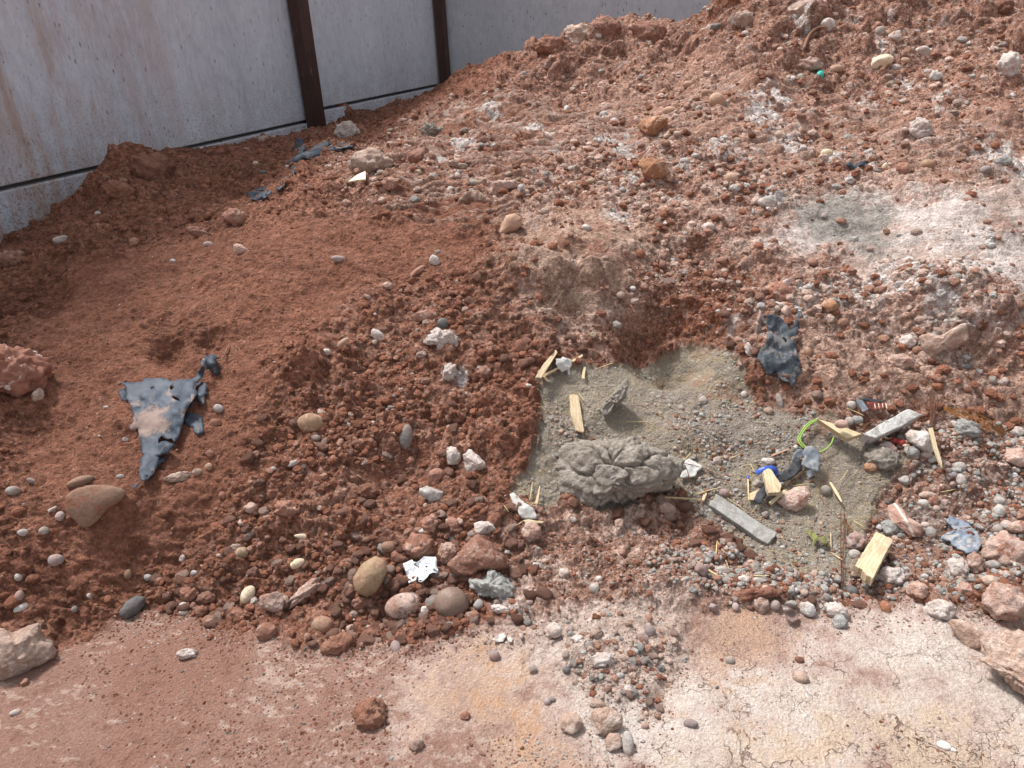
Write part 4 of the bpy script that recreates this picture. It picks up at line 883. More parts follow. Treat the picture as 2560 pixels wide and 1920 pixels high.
 ('t4', 1370, 1520, 50, 50, 0, 'pebble', 'red', 'small reddish stone on the bare slope under the olive pebble'),
 ('t4', 2005, 640, 52, 42, 0, 'pebble', 'crust', 'whitish half buried pebble on the slope, left of the tan oblong one'),
 ('t4', 1680, 1357, 42, 26, 10, 'pebble', 'white', 'small white pebble in the band left of the dark lumps'),
 ('t4', 1795, 1325, 70, 46, 25, 'angular', 'crust', 'pale pinkish stone in the upper stone band'),
]
for tl, ux, uy, ww, hh, rot, st, mt, lab in E:
    if lab is None: continue
    (px, py), = T(tl, [(ux, uy)]); k = TILE[tl][2]*.86406
    nm = {'pebble': 'pebble', 'angular': 'rock', 'clod': 'earth_clod' if mt in ('clod', 'mud', 'greyclod') else 'rock'}[st]
    big = 1.06
    hero(px, py, ww*k*big, hh*k*big, rot, st, mt, lab, nm, {'pebble': 'pebble', 'rock': 'rock', 'earth_clod': 'clod'}[nm], depth=.75 if st != 'clod' else .85,
         group='stones and clods lying on the heap and the ground')
#O outlined stones
O = [
 ('t4', [(0, 610), (100, 605), (200, 640), (290, 700), (297, 760), (260, 820), (240, 870), (200, 930), (120, 935), (40, 890), (-120, 870), (-150, 740), (-80, 620)], 'clod', 'BOULDER', 'big red boulder with a crust of white minerals at the left edge', .8),
 ('t7', [(0, 808), (60, 830), (110, 772), (190, 760), (240, 850), (290, 890), (318, 960), (280, 1050), (200, 1100), (110, 1120), (60, 1100), (0, 1040), (-60, 1000), (-70, 850)], 'angular', 'beige', 'large pale angular rock at the left edge of the ground', .8),
 ('t4', [(425, 1530), (470, 1480), (540, 1455), (680, 1455), (745, 1475), (765, 1500), (720, 1560), (660, 1600), (600, 1680), (560, 1712), (520, 1712), (470, 1660), (430, 1610)], 'pebble', 'flat', 'large flat brown stone smeared with red dirt, left of the middle', .32),
 ('t2', [(1020, 1440), (1045, 1370), (1070, 1325), (1120, 1312), (1165, 1340), (1168, 1385), (1130, 1420), (1060, 1450), (1030, 1455)], 'pebble', 'tan', 'smooth salmon coloured teardrop stone on the middle of the heap', .7),
 ('t5', [(568, 580), (620, 510), (650, 485), (680, 512), (750, 505), (782, 550), (765, 600), (720, 630), (660, 632), (640, 590)], 'clod', 'crust', 'chalky white crumbly rock in the middle of the slope', .6),
 ('t5', [(800, 1270), (850, 1240), (900, 1265), (955, 1320), (940, 1350), (880, 1377), (830, 1372), (812, 1320)], 'angular', 'crust', 'pale pinkish rock, right one of the close pair at the middle', .8),
 ('t5', [(533, 1480), (580, 1460), (680, 1500), (677, 1555), (600, 1557), (545, 1530)], 'angular', 'white', 'white block shaped stone in the stone band', .8),
 ('t8', [(692, 412), (740, 360), (800, 300), (890, 230), (950, 262), (1030, 340), (1085, 362), (1070, 425), (960, 450), (880, 482), (800, 497), (720, 472)], 'angular', 'red', 'largest red rock right of the paper label', .75),
 ('t8', [(138, 490), (180, 410), (260, 362), (318, 380), (338, 430), (315, 510), (270, 575), (220, 602), (160, 582), (140, 540)], 'pebble', 'olive', 'yellow brown mottled egg shaped stone left of the paper label', .8),
 ('t8', [(843, 505), (880, 488), (918, 500), (960, 453), (1020, 463), (1070, 500), (1117, 560), (1112, 600), (1080, 627), (990, 612), (930, 600), (900, 575), (858, 545)], 'clod', 'greyclod', 'grey knobbly clod right of the smooth brown pebble', .8),
 ('t8', [(1573, 1355), (1610, 1300), (1700, 1288), (1790, 1328), (1802, 1380), (1750, 1440), (1670, 1482), (1600, 1430)], 'angular', 'beige', 'flat grey beige slab of rock at the bottom middle', .5),
 ('t9', [(1978, 990), (2010, 900), (2080, 850), (2212, 865), (2320, 900), (2350, 1300), (2212, 1242), (2140, 1172), (2100, 1110), (2040, 1050), (1990, 1025)], 'clod', 'beige', 'large brown ragged boulder cut by the right edge of the photo', .7),
 ('t6', [(690, 1560), (740, 1508), (800, 1470), (870, 1472), (892, 1510), (870, 1580), (812, 1642), (740, 1620), (705, 1585)], 'angular', 'pink', 'flat pink red rock lying in the sand beside the wood pieces', .55),
 ('t9', [(1388, 60), (1420, 22), (1480, 58), (1512, 120), (1572, 170), (1562, 232), (1500, 252), (1442, 200), (1400, 130)], 'angular', 'VEIN', 'pink red rock crossed by a thin white vein in the gravel', .7),
 ('t6', [(1583, 540), (1620, 505), (1700, 532), (1780, 480), (1832, 455), (1847, 560), (1780, 640), (1700, 652), (1650, 692), (1592, 655)], 'angular', 'beige', 'large pale slab rock sticking out of the right slope', .6),
 ('t6', [(488, 605), (520, 580), (552, 630), (546, 682), (510, 655)], 'angular', 'white', 'white shard left of the hanging black plastic', .7),
 ('t6', [(1488, 1142), (1530, 1118), (1625, 1130), (1647, 1180), (1642, 1262), (1560, 1237), (1500, 1192)], 'angular', 'white', 'white angular stone chunk right of the white bar stone', .9),
 ('t5', [(1643, 1035), (1660, 970), (1720, 900), (1760, 850), (1800, 818), (1824, 860), (1815, 912), (1760, 962), (1705, 1020), (1692, 1062), (1650, 1058)], 'clod', 'mud', 'long grey brown mud clod standing on the sand', .9),
 ('t5', [(1365, 1340), (1400, 1290), (1398, 1240), (1450, 1212), (1560, 1195), (1640, 1200), (1720, 1185), (1830, 1173), (1900, 1188), (1960, 1230), (2050, 1270), (2120, 1310), (2147, 1360), (2132, 1440), (2080, 1482), (2000, 1500), (1900, 1520), (1830, 1550), (1750, 1562), (1700, 1550), (1670, 1592), (1600, 1622), (1500, 1612), (1430, 1562), (1380, 1490), (1362, 1400)], 'lump', 'mud', 'big cracked block of dried grey mud on the sand', .75),
 ('t2', [(1863, 770), (1900, 730), (1990, 713), (2062, 730), (2062, 790), (2012, 852), (1960, 852), (1890, 812)], 'angular', 'orangerock', 'orange brown block beside the white salt on the upper slope', .8),
 ('t2', [(1850, 1000), (1890, 978), (1990, 972), (2062, 990), (2072, 1090), (2000, 1122), (1900, 1092)], 'angular', 'orangerock', 'orange red block with grey salt at its right side', .8),
 ('t2', [(938, 1202), (980, 1120), (1020, 1098), (1130, 1108), (1152, 1150), (1050, 1172), (980, 1212)], 'angular', 'pink', 'pale pink ledge stone above the salmon teardrop stone', .8),
 ('t2', [(272, 1150), (330, 1090), (440, 1088), (402, 1150), (342, 1202), (300, 1185)], 'angular', 'red', 'wedge shaped red rock below the yellowish scrap', .8),
 ('t2', [(540, 865), (575, 740), (600, 765), (622, 738), (645, 780), (684, 785), (690, 820), (640, 852)], 'clod', 'mud', 'dark ragged stump of mud on the upper left slope', .7),
 ('t7', [(750, 692), (770, 640), (830, 600), (882, 608), (887, 660), (850, 712), (790, 739), (758, 722)], 'pebble', 'dark', 'dark grey split pebble with a red side at the left edge of the ground', .7),
 ('t7', [(1588, 602), (1640, 573), (1720, 578), (1757, 620), (1742, 682), (1690, 727), (1640, 712), (1600, 662)], 'angular', 'pink', 'angular pink red stone at the foot of the stone band', .8),
 ('t9', [(375, 600), (400, 575), (520, 550), (600, 560), (660, 535), (717, 575), (715, 600), (640, 605), (560, 625), (450, 645), (385, 632)], 'clod', 'clod', 'dark red bar shaped clod at the edge of the gravel', .9),
]
bm_, t, b, N, L = new_mat('crusted_boulder'); v = coords(t)
c = mixc(t, ramp(t, noise(t, 9, 5, .6, v), .35, .65), (.26, .105, .068), (.33, .16, .11)); c = mixc(t, ramp(t, noise(t, 12, 6, .7, v, 1.5), .58, .61), c, (.58, .52, .49))
L(c, b.inputs['Base Color']); b.inputs['Roughness'].default_value = .9; bump(t, b, noise(t, 60, 6, .7, v), .006); M['BOULDER'] = bm_
bm_, t, b, N, L = new_mat('veined_rock'); v = coords(t); se = N('ShaderNodeSeparateXYZ'); L(v, se.inputs[0])
c = mixc(t, ramp(t, noise(t, 22, 5, .6, v), .35, .65), (.36, .19, .14), (.46, .31, .25))
ln = math_n(t, 'ABSOLUTE', math_n(t, 'ADD', math_n(t, 'ADD', se.outputs[0], math_n(t, 'MULTIPLY', se.outputs[2], .45)), math_n(t, 'MULTIPLY', noise(t, 30, 2, .5, v), .004)))
c = mixc(t, ramp(t, ln, .005, .003), c, (.62, .52, .45)); L(c, b.inputs['Base Color']); b.inputs['Roughness'].default_value = .9; bump(t, b, noise(t, 80, 6, .7, v), .005); M['VEIN'] = bm_
for tl, pts, st, mt, lab, dp in O:
    p = np.array(T(tl, pts)); lo, hi = p.min(0), p.max(0); c = p.mean(0)*.5+(lo+hi)*.25
    nm = {'pebble': 'pebble', 'angular': 'rock', 'clod': 'earth_clod' if mt in ('clod', 'mud', 'greyclod') else 'rock', 'lump': 'mud_block'}[st]
    hero(c[0], c[1], hi[0]-lo[0], hi[1]-lo[1], 0, st, mt, lab, nm, {'pebble': 'pebble', 'rock': 'rock', 'earth_clod': 'clod', 'mud_block': 'mud block'}[nm], outline=p, depth=dp, sub=6 if st == 'lump' else 5,
         group='stones and clods lying on the heap and the ground' if nm != 'mud_block' else None)
# ------------------------------------------------------------ loose stones without a name of their own
NS = 560000
ra = rng.uniform(math.radians(-58), math.radians(58), NS); rh = np.exp(rng.uniform(math.log(.95), math.log(7.2), NS))
sx_, sy_ = rh*np.sin(ra), rh*np.cos(ra)
def mget(A): return G.at(sx_, sy_, A)
mb, mg, mf, msd, mp, msm, mup = [mget(a) for a in (band, gravel, floor, sand, pale, smooth, upper)]
mrd = mget(ridge); mix_r, mck, mgd, mch, mright = mget(mk('mixright', .1, 2)), mget(chalk), mget(mk('greydust', .1, 2)), mget(mk('chalk2', .1, 2)), mget(right)
clump_n = np.clip(.5+1.6*fbm(sx_, sy_, 77, 3, wl=.22), .05, 1.6)
dens = (1-mf)*(.30+.45*mright+.45*mup)*(1-.6*msm)+.95*mb*clump_n+1.1*mg+.35*mix_r+.3*mch
dens = dens*(1-msd)+msd*.85*clump_n; dens = dens*(1-mf)+mf*(.07*clump_n+.9*mg*(1-mp)+.55*np.clip(1-mget(SDm['floor'])/.13, 0, 1)**2); dens *= np.clip(clump_n+.2, 0, 1.2)
dens = dens*(1-.75*mget(buffm))*(1-.5*mget(lz0))*(1-.8*mck*(1-mch))*(1-.5*mgd)
dens += .45*mget(ridge)*mf*clump_n
keep = rng.uniform(size=NS) < dens*.62
for a_ in ('sx_', 'sy_', 'rh', 'mb', 'mg', 'mf', 'msd', 'mp', 'msm', 'mup', 'mix_r', 'mck', 'mgd', 'mch', 'mright', 'mrd'): globals()[a_] = globals()[a_][keep]
n_ = len(sx_); u_ = rng.uniform(size=n_)
smin = .0018+.0010*rh/2; smx = np.where((mrd*mf > .4), .013, np.where((mix_r > .4), .009, np.where(mg > .5, .013, np.where(mb > .5, .019, np.where(msd > .5, .010, np.where(mf > .5, .0055, np.where(msm > .4, .008, .024)))))))
size = smin*(smx/smin)**(u_**np.where(mg > .5, 1.6, 5.0)); size = np.maximum(size, smin)      # radius
PAL = dict(red=RED*1.25, clod=RED*1.0, pink=PINK*1.0, crust=PALE*1.1, white=WHITE*.9, grey=C(.39, .37, .335), dark=C(.19, .17, .155), lilac=C(.37, .285, .245), cream=C(.44, .33, .23))
names = list(PAL)
WT = np.array([(.08, .05, .30, .32, .06, .08, .02, .09, 0), (.13, .04, .26, .18, .05, .24, .01, .12, 0), (.10, .03, .10, .08, .08, .38, .04, .12, .10), (.16, .08, .14, .16, .1, .14, .08, .12, 0), (.34, .24, .22, .06, .02, .04, .03, .05, 0),
  (.48, .30, .17, .03, .002, .004, .003, .01, 0), (.28, .16, .28, .10, .01, .08, .01, .08, 0), (.08, .05, .30, .34, .14, .05, 0, .04, 0), (.20, .10, .36, .24, .06, .015, .002, .02, .01), (.49, .42, .085, .004, .002, .001, .001, .001, 0)])
WT /= WT.sum(1, keepdims=True)
wz = np.select([mrd*mf > .4, mg > .5, msd > .5, (mf > .5) & (mp > .4), mf > .5, mb > .4, mix_r > .4, (mck > .5) | (mch > .5), (mright > .4) | (mup > .5)], range(9), 9)
kinds = (rng.uniform(size=n_)[:, None] > np.cumsum(WT, 1)[wz]).sum(1).clip(0, 8)
seen = np.abs(np.arctan2(sx_, sy_)) < .62
order = np.argsort(-(size/rh)*seen)
NIND = 290
ZN = np.where(mg > .5, 3, np.where(mb > .4, 0, np.where(mf > .5, 4, np.where(msd > .5, 5, np.where(mup+mright > .5, 2, 1)))))
INFO = {0: ('small reddish stone in the crowded stone band at the foot of the heap', 'stones of the band'), 1: ('small stone loose on the smooth left part of the red slope', 'stones of the left slope'),
        2: ('small pinkish stone among the crumbs of the upper and right slope', 'stones of the upper slope'), 3: ('small stone in the mixed grey and pink gravel at the right', 'stones of the gravel'),
        4: ('small stone on the flat trodden ground', 'stones on the ground'), 5: ('small chip of stone on the grey sand', 'stones on the sand')}
PROTO = {}
def zsurf(x, y): return float(G.at(np.array([x]), np.array([y]))[0])
HEROES = [(o_, np.array(o_.location), o_['label']) for o_ in COL.objects if o_.get('category') in ('pebble', 'rock', 'clod', 'mud block')]
HPX = []
def topx(p):
    q_ = np.asarray(p)-EYE; z_ = q_@F; return np.array([CW/2+FOC*(q_@RT)/z_, CH/2-FOC*(q_@UP)/z_])
def short(l):
    w_ = l.split(); out = []
    for k_ in w_:
        if k_ in ('at', 'in', 'on', 'with', 'left', 'right', 'above', 'below', 'beside', 'of', 'just', 'touching', 'lying', 'under', 'near', 'behind', 'between', 'alone', 'half', 'coated', 'smeared', 'stuck', 'from', 'sticking', 'wedged', 'tucked', 'standing', 'leaning', 'sunk', 'set', 'cut', 'crossed', 'by', 'pressed', 'pointing', 'jutting', 'second', 'apart', 'resting', 'inside', 'hanging', 'facing', 'and', 'to', 'high', 'loose', 'the', 'block', 'one') and len(out) > 1: break
        out.append(k_)
    return ' '.join(out[:5])
from collections import Counter
SH = [short(h_[2]) for h_ in HEROES]; CN = Counter(SH); HP = np.array([topx(h_[1]) for h_ in HEROES]); USED = set()
uniq = [k_ for k_ in range(len(SH)) if CN[SH[k_]] == 1 and len(SH[k_].split()) > 2]
TONE = dict(red='reddish', clod='dark red', pink='pinkish', crust='pale crusty', white='whitish', grey='grey', dark='dark', lilac='mauve', cream='cream')
def where_label(p, first):
    q_ = topx(p); dd = np.hypot(*(HP[uniq]-q_).T); od = np.argsort(dd)[:9]
    for j in od:
        k_ = uniq[j]; v_ = q_-HP[k_]; an = math.degrees(math.atan2(-v_[1], v_[0])) % 360
        dr = ('right of', 'up right of', 'straight above', 'up left of', 'left of', 'down left of', 'straight below', 'down right of')[int((an+22.5)//45) % 8]
        lb = f'{first} {dr} the {SH[k_]}'
        if len(lb.split()) <= 16 and lb not in USED: USED.add(lb); return lb
    return None
for i in order[:NIND]:
    kd = names[kinds[i]]; st = 'pebble' if kd in ('grey', 'lilac', 'dark', 'cream') and rng.random() < .45 else ('angular' if rng.random() < .6 else 'clod')
    var = int(rng.integers(3)); key = (kd, st, var)
    if key not in PROTO:
        V, Fc = rock_shape(3, st, 5000+len(PROTO)*7); ob = link_mesh('small_stone', V*np.array([1.15, .9, .72]), Fc, M[kd]); PROTO[key] = ob; c_ = ob
    else:
        c_ = PROTO[key].copy(); COL.objects.link(c_)
    sz = float(size[i])*1.05; c_.scale = (sz, sz, sz); c_.rotation_euler = (rng.uniform(-.5, .5), rng.uniform(-.5, .5), rng.uniform(0, 6.28))
    c_.location = (float(sx_[i]), float(sy_[i]), zsurf(sx_[i], sy_[i])+sz*.12)
    lb, gr = INFO[int(ZN[i])]; tag(c_, where_label(c_.location, f"small {TONE[kd]} {'pebble' if st == 'pebble' else 'stone'}") or lb, 'stone', gr)
rest = order[NIND:]
def bake(sel, name, label, sub, sm_=False):
    if len(sel) == 0: return
    temps = [rock_shape(sub, ('clod', 'angular', 'pebble', 'angular', 'clod', 'clod')[k % 6], 8000+k) for k in range(12)]
    nv = len(temps[0][0]); Fc = temps[0][1]; n = len(sel); zz = G.at(sx_[sel], sy_[sel])
    tid = rng.integers(12, size=n); B = np.stack([t_[0] for t_ in temps])[tid]*np.array([1.15, .9, .75])
    an = rng.uniform(0, 6.28, n); ti = rng.uniform(-.6, .6, n)
    x, y, z = B[..., 0], B[..., 1], B[..., 2]; c1, s1 = np.cos(ti)[:, None], np.sin(ti)[:, None]; y, z = y*c1-z*s1, y*s1+z*c1
    c2, s2 = np.cos(an)[:, None], np.sin(an)[:, None]; x, y = x*c2-y*s2, x*s2+y*c2
    sz = size[sel][:, None]; P = np.stack([x*sz+sx_[sel][:, None], y*sz+sy_[sel][:, None], z*sz+(zz+.12*size[sel])[:, None]], -1).reshape(-1, 3)
    FF = (Fc[None]+(np.arange(n)*nv)[:, None, None]).reshape(-1, 3)
    cc = np.stack([PAL[k] for k in names])[kinds[sel]]*rng.uniform(.72, 1.2, (n, 1)); cc = np.repeat(cc, nv, 0)*rng.uniform(.93, 1.07, (n*nv, 1))
    tag(np_mesh(name, P, FF, SOIL, np.clip(cc, .01, .85), np.zeros((n*nv, 3)), smooth=sm_), label, 'gravel', kind='stuff')
gsel = rest[(ZN[rest] == 3) | (ZN[rest] == 5)]; rsel = rest[(ZN[rest] != 3) & (ZN[rest] != 5)]
ppx = lambda q_: size[q_]/rh[q_]*740*2
bake(gsel[ppx(gsel) > 5], 'gravel', 'mixed grey and pink gravel at the right of the heap', 2, True); bake(gsel[ppx(gsel) <= 5], 'fine_gravel', 'fine grey grit on the sand and between the gravel', 1)
bake(rsel[ppx(rsel) > 5.5], 'earth_crumbs', 'red and pink crumbs of earth covering the heap', 2); bake(rsel[ppx(rsel) <= 5.5], 'fine_earth_crumbs', 'fine red grit scattered over heap and ground', 1)
print('stones', n_)

# ------------------------------------------------------------ rubbish: helpers
def base_plane(px, py):
    t_, P = hit(G, [px], [py]); P = P[0]; e = .05
    zz = CG.at(np.array([P[0]+e, P[0]-e, P[0], P[0]]), np.array([P[1], P[1], P[1]+e, P[1]-e])); n = np.array([-(zz[0]-zz[1])/(2*e), -(zz[2]-zz[3])/(2*e), 1.0]); return P, n/np.linalg.norm(n)
def on_plane(pts, P, n, off):
    dv = ray([p[0] for p in pts], [p[1] for p in pts]); k = ((P+n*off-EYE)@n)/(dv@n); return EYE+dv*k[:, None]
def prism(name, pts, th, mat, label, cat, off=None, tilt=(0, 0), bevel=.002, jag=.0, group=None, parent=None):
    """board or bar: outline of its upper face, thickness th downwards"""
    c = np.mean(pts, axis=0); P, n = base_plane(*c); n = n+RT*tilt[0]+UP*tilt[1]; n /= np.linalg.norm(n)
    W = on_plane(pts, P, n, th*.75+.006 if off is None else off); cen = W.mean(0); k = len(pts)
    ring = []; r = random.Random(len(name)*31+int(pts[0][0]))
    V = []; seg = 7
    for i in range(k):                                   # subdivide the rim so that edges can wander
        for j in range(seg): q_ = np.array([r.uniform(-jag, jag) for _ in range(3)]); V.append(W[i]+(W[(i+1) % k]-W[i])*j/seg+2*(q_-n*(q_@n)))
    V = np.array(V); m_ = len(V)
    nn = np.cross(W[1]-W[0], W[2]-W[0]); flip = nn@n < 0
    full = np.r_[V, V-n*th]-cen
    top = list(range(m_)); bot = list(range(m_, 2*m_))
    fs = [top, bot[::-1]]+[(i, m_+i, m_+(i+1) % m_, (i+1) % m_) for i in range(m_)]
    if flip: fs = [tuple(reversed(f)) for f in fs]
    el = [np.linalg.norm(W[(i+1) % k]-W[i]) for i in range(k)]; im = int(np.argmax(el)); e1 = (W[(im+1) % k]-W[im])/el[im]; e3 = np.cross(e1, np.cross(n, e1)); e3 = n-e1*(n@e1); e3 /= np.linalg.norm(e3); e2 = np.cross(e3, e1)
    AX = np.stack([e1, e2, e3], 1); o = link_mesh(name, full@AX, fs, mat, parent, smooth=False, loc=cen); o.rotation_euler = Matrix([list(map(float, q_)) for q_ in AX]).to_euler()
    if bevel: b_ = o.modifiers.new('bevel', 'BEVEL'); b_.width = bevel; b_.segments = 2; b_.limit_method = 'ANGLE'
    if label: tag(o, label, cat, group)
    return o
def catmull(P, n=8):
    P = np.array(P, float); Q_ = np.r_[[2*P[0]-P[1]], P, [2*P[-1]-P[-2]]]; out = []
    for i in range(1, len(Q_)-2):
        for j in range(n):
            t_ = j/n; a, b2, c, d_ = Q_[i-1:i+3]
            out.append(.5*((2*b2)+(-a+c)*t_+(2*a-5*b2+4*c-d_)*t_*t_+(-a+3*b2-3*c+d_)*t_**3))
    out.append(P[-1]); return np.array(out)
def tube_geo(path, rad, k=6, flat=1.0, up=None):
    path = np.array(path); V = []; n = len(path); rad = np.full(n, rad) if np.ndim(rad) == 0 else np.array(rad)
    for i in range(n):
        d_ = path[min(i+1, n-1)]-path[max(i-1, 0)]; d_ /= np.linalg.norm(d_)+1e-9
        a = np.cross(d_, np.array([0, -.5, 1.]) if up is None else up); a /= np.linalg.norm(a)+1e-9; b2 = np.cross(d_, a)
        for j in range(k):
            th = 2*math.pi*j/k; V.append(path[i]+rad[i]*(math.cos(th)*a+flat*math.sin(th)*b2))
    Fs = [(i*k+j, i*k+(j+1) % k, (i+1)*k+(j+1) % k, (i+1)*k+j) for i in range(n-1) for j in range(k)]+[tuple(range(k))[::-1], tuple(range((n-1)*k, n*k))]
    return V, Fs
def px_path(pts, lift, smooth_n=8):
    """points of the photo laid on the ground, raised by lift (one value or one per point)"""
    P = hit(G, [p[0] for p in pts], [p[1] for p in pts])[1]; lift = np.full(len(pts), lift) if np.ndim(lift) == 0 else np.array(lift)
    out = []
    for p, l in zip(P, lift):
        d_ = EYE-p; d_ /= np.linalg.norm(d_); out.append(p+l*d_)
    return catmull(out, smooth_n)
def tube(name, pts, rad, lift, mat, label, cat, group=None, k=6, flat=1.0, parent=None, sn=8):
    path = px_path(pts, lift, sn); V, Fs = tube_geo(path, rad if np.ndim(rad) == 0 else np.interp(np.linspace(0, 1, len(path)), np.linspace(0, 1, len(rad)), rad), k, flat)
    V = np.array(V); c = V.mean(0); o = link_mesh(name, V-c, Fs, mat, parent, loc=c)
    if label: tag(o, label, cat, group)
    return o
def in_poly(P, poly): return sdist(np.array(poly, float), P[:, 0], P[:, 1]) > 0
def sheet(name, pts, mat, label, cat, th=.0018, crump=.006, wl=26, holes=(), curls=(), lift=.004, step=5.5, jag=2.0, follow=.5, parent=None, group=None, tear=0):
    """torn flexible sheet draped on the ground"""
    r = random.Random(len(pts)*77+int(pts[0][0])); out = []
    for lp in [pts]+list(holes):
        o_ = []
        for i in range(len(lp)):
            a = np.array(lp[i], float); b2 = np.array(lp[(i+1) % len(lp)], float); n = max(1, int(np.linalg.norm(b2-a)/step))
            for j in range(n): o_.append(a+(b2-a)*j/n+(np.array([r.gauss(0, jag*.5), r.gauss(0, jag*.5)]) if j else 0))
        out.append(o_)
    ring = out[0]; P2 = [tuple(p) for p in ring]; nr_ = len(P2); E_ = [(i, (i+1) % nr_) for i in range(nr_)]
    for h_ in out[1:]:
        s0 = len(P2); P2 += [tuple(p) for p in h_]; E_ += [(s0+i, s0+(i+1) % len(h_)) for i in range(len(h_))]
    A = np.array(ring); lo, hi = A.min(0), A.max(0)
    gx, gy = np.meshgrid(np.arange(lo[0], hi[0], step), np.arange(lo[1], hi[1], step)); g = np.stack([gx.ravel(), gy.ravel()], -1)+np.array([[r.uniform(-.3, .3)*step, r.uniform(-.3, .3)*step] for _ in range(gx.size)])
    sd = sdist(A, g[:, 0], g[:, 1]); g = g[sd > step*.45]
    for h_ in out[1:]: g = g[sdist(np.array(h_), g[:, 0], g[:, 1]) < -step*.4]
    P2 += [tuple(p) for p in g]
    vo, _, fo, *_r = delaunay_2d_cdt([Vector(p) for p in P2], E_, [], 0, 1e-4)
    VP = np.array([v_[:] for v_ in vo]); Fo = np.array([f for f in fo if len(f) == 3]); cen = VP[Fo].mean(1); ok = in_poly(cen, A)
    for h_ in out[1:]: ok &= ~in_poly(cen, h_)
    Fo = Fo[ok]; used, inv = np.unique(Fo, return_inverse=True); VP = VP[used]; Fo = inv.reshape(-1, 3)
    tf = hit(G, VP[:, 0], VP[:, 1])[0]
    Amat = np.c_[np.ones(len(VP)), VP-VP.mean(0)]; co = np.linalg.lstsq(Amat, 1/tf, rcond=None)[0]; tp = 1/(Amat@co)
    t_ = np.minimum(tf-.003, tf*follow+tp*(1-follow))-lift
    s1 = int(pts[0][0]) % 97
    cr = crump*(1.3*(1-3*np.abs(fbm(VP[:, 0]*.9+VP[:, 1]*.4, VP[:, 1]*.45, s1, 2, wl=wl*1.7)))+.5*(1-3*np.abs(fbm(VP[:, 0]*.3, VP[:, 1]+VP[:, 0]*.5, s1+5, 2, wl=wl)))+.12*fbm(VP[:, 0], VP[:, 1], s1+9, 2, wl=wl*.3))
    t_ = t_-np.maximum(cr, -crump*.3)
    for cx, cy, cr_, am in curls: t_ = t_-am*np.exp(-((VP[:, 0]-cx)**2+(VP[:, 1]-cy)**2)/cr_**2)
    dv = ray(VP[:, 0], VP[:, 1]); W = EYE+dv*t_[:, None]; c = W.mean(0)
    nrm = np.cross(W[Fo[:, 1]]-W[Fo[:, 0]], W[Fo[:, 2]]-W[Fo[:, 0]]); fl = (nrm*(EYE-W[Fo[:, 0]])).sum(1) < 0; Fo[fl] = Fo[fl][:, ::-1]
    o = link_mesh(name, W-c, Fo, mat, parent, loc=c)
    sm = o.modifiers.new('thickness', 'SOLIDIFY'); sm.thickness = th; sm.offset = -1
    if label: tag(o, label, cat, group)
    return o
def group_root(name, label, cat, px, py, group=None):
    P, n = base_plane(px, py); e = bpy.data.objects.new(name, None); COL.objects.link(e); e.location = tuple(P); tag(e, label, cat, group); return e
def adopt(o, root):
    o.parent = root; o.location = o.location-root.location
    for k in ('label', 'category', 'group'):
        if k in o and k == 'category': del o[k]
    return o

# materials of the rubbish
def simple(name, c1, c2, rough=.6, scale=20, bd=.001, spec=.5, stretch=None, dust=0, dustc=(.36, .26, .22), dscale=9, rot=None, dth=.50, blob=None):
    m_, t, b, N, L = new_mat(name); v = coords(t, scale=stretch, rot=rot) if stretch or rot else coords(t); vo_ = coords(t)
    c = mixc(t, ramp(t, noise(t, scale, 5, .65, v), .35, .65), c1, c2); rg = rough
    if dust:
        d_ = ramp(t, noise(t, dscale, 6, .7, vo_, .6), dth, dth+.08); d2 = math_n(t, 'MULTIPLY', d_, dust)
        if blob: d2 = math_n(t, 'MAXIMUM', d2, math_n(t, 'MULTIPLY', blob(t, vo_), .85))
        c = mixc(t, d2, c, dustc)
        rr_ = N('ShaderNodeMapRange'); L(d2, rr_.inputs[0]); rr_.inputs[3].default_value = rough; rr_.inputs[4].default_value = .95; L(rr_.outputs[0], b.inputs['Roughness'])
    else: b.inputs['Roughness'].default_value = rough
    L(c, b.inputs['Base Color']); b.inputs['Specular IOR Level'].default_value = spec
    if bd: bump(t, b, noise(t, scale*2.5, 5, .7, v), bd)
    return m_
PLAS = simple('black_plastic', (.018, .024, .034), (.06, .074, .098), .55, 16, .002, .2, dust=.75, dustc=(.25, .19, .165), dscale=11, dth=.57)
BN = []
def stain(t, vo_):
    vd = t.nodes.new('ShaderNodeVectorMath'); vd.operation = 'DISTANCE'; t.links.new(vo_, vd.inputs[0]); BN.append(vd)
    return ramp(t, math_n(t, 'ADD', vd.outputs['Value'], math_n(t, 'MULTIPLY', noise(t, 26, 6, .8, vo_), .22)), .185, .150)
PLAS1 = simple('stained_black_plastic', (.032, .041, .056), (.068, .085, .112), .55, 14, .0015, .2, dust=.75, dustc=(.32, .23, .19), dscale=16, dth=.57, blob=stain)
PLAS2 = simple('dusty_black_plastic', (.02, .026, .034), (.05, .062, .075), .6, 24, .002, .25, dust=.55, dustc=(.22, .20, .185), dscale=26)
RUB = simple('dark_rubber', (.03, .031, .035), (.055, .057, .063), .65, 30, .001, .2, dust=.4, dustc=(.2, .18, .16), dscale=18)
GMET = simple('grey_sheet', (.09, .105, .125), (.17, .19, .215), .6, 22, .002, .25, dust=.5, dustc=(.33, .30, .28), dscale=22)
SLATE = simple('blue_grey_slate', (.10, .125, .165), (.20, .23, .28), .6, 40, .003, .5, dust=.6, dustc=(.42, .37, .30), dscale=30)
WOOD = simple('pale_wood', (.42, .31, .18), (.66, .53, .36), .75, 9, .0025, .2, stretch=(1.5, 18, 18), dust=.45, dustc=(.30, .22, .15), dscale=14)
WOOD2 = simple('fresh_pine', (.46, .36, .21), (.63, .52, .35), .7, 8, .0015, .2, stretch=(1.5, 16, 16), dust=.35, dustc=(.33, .25, .17), dscale=16)
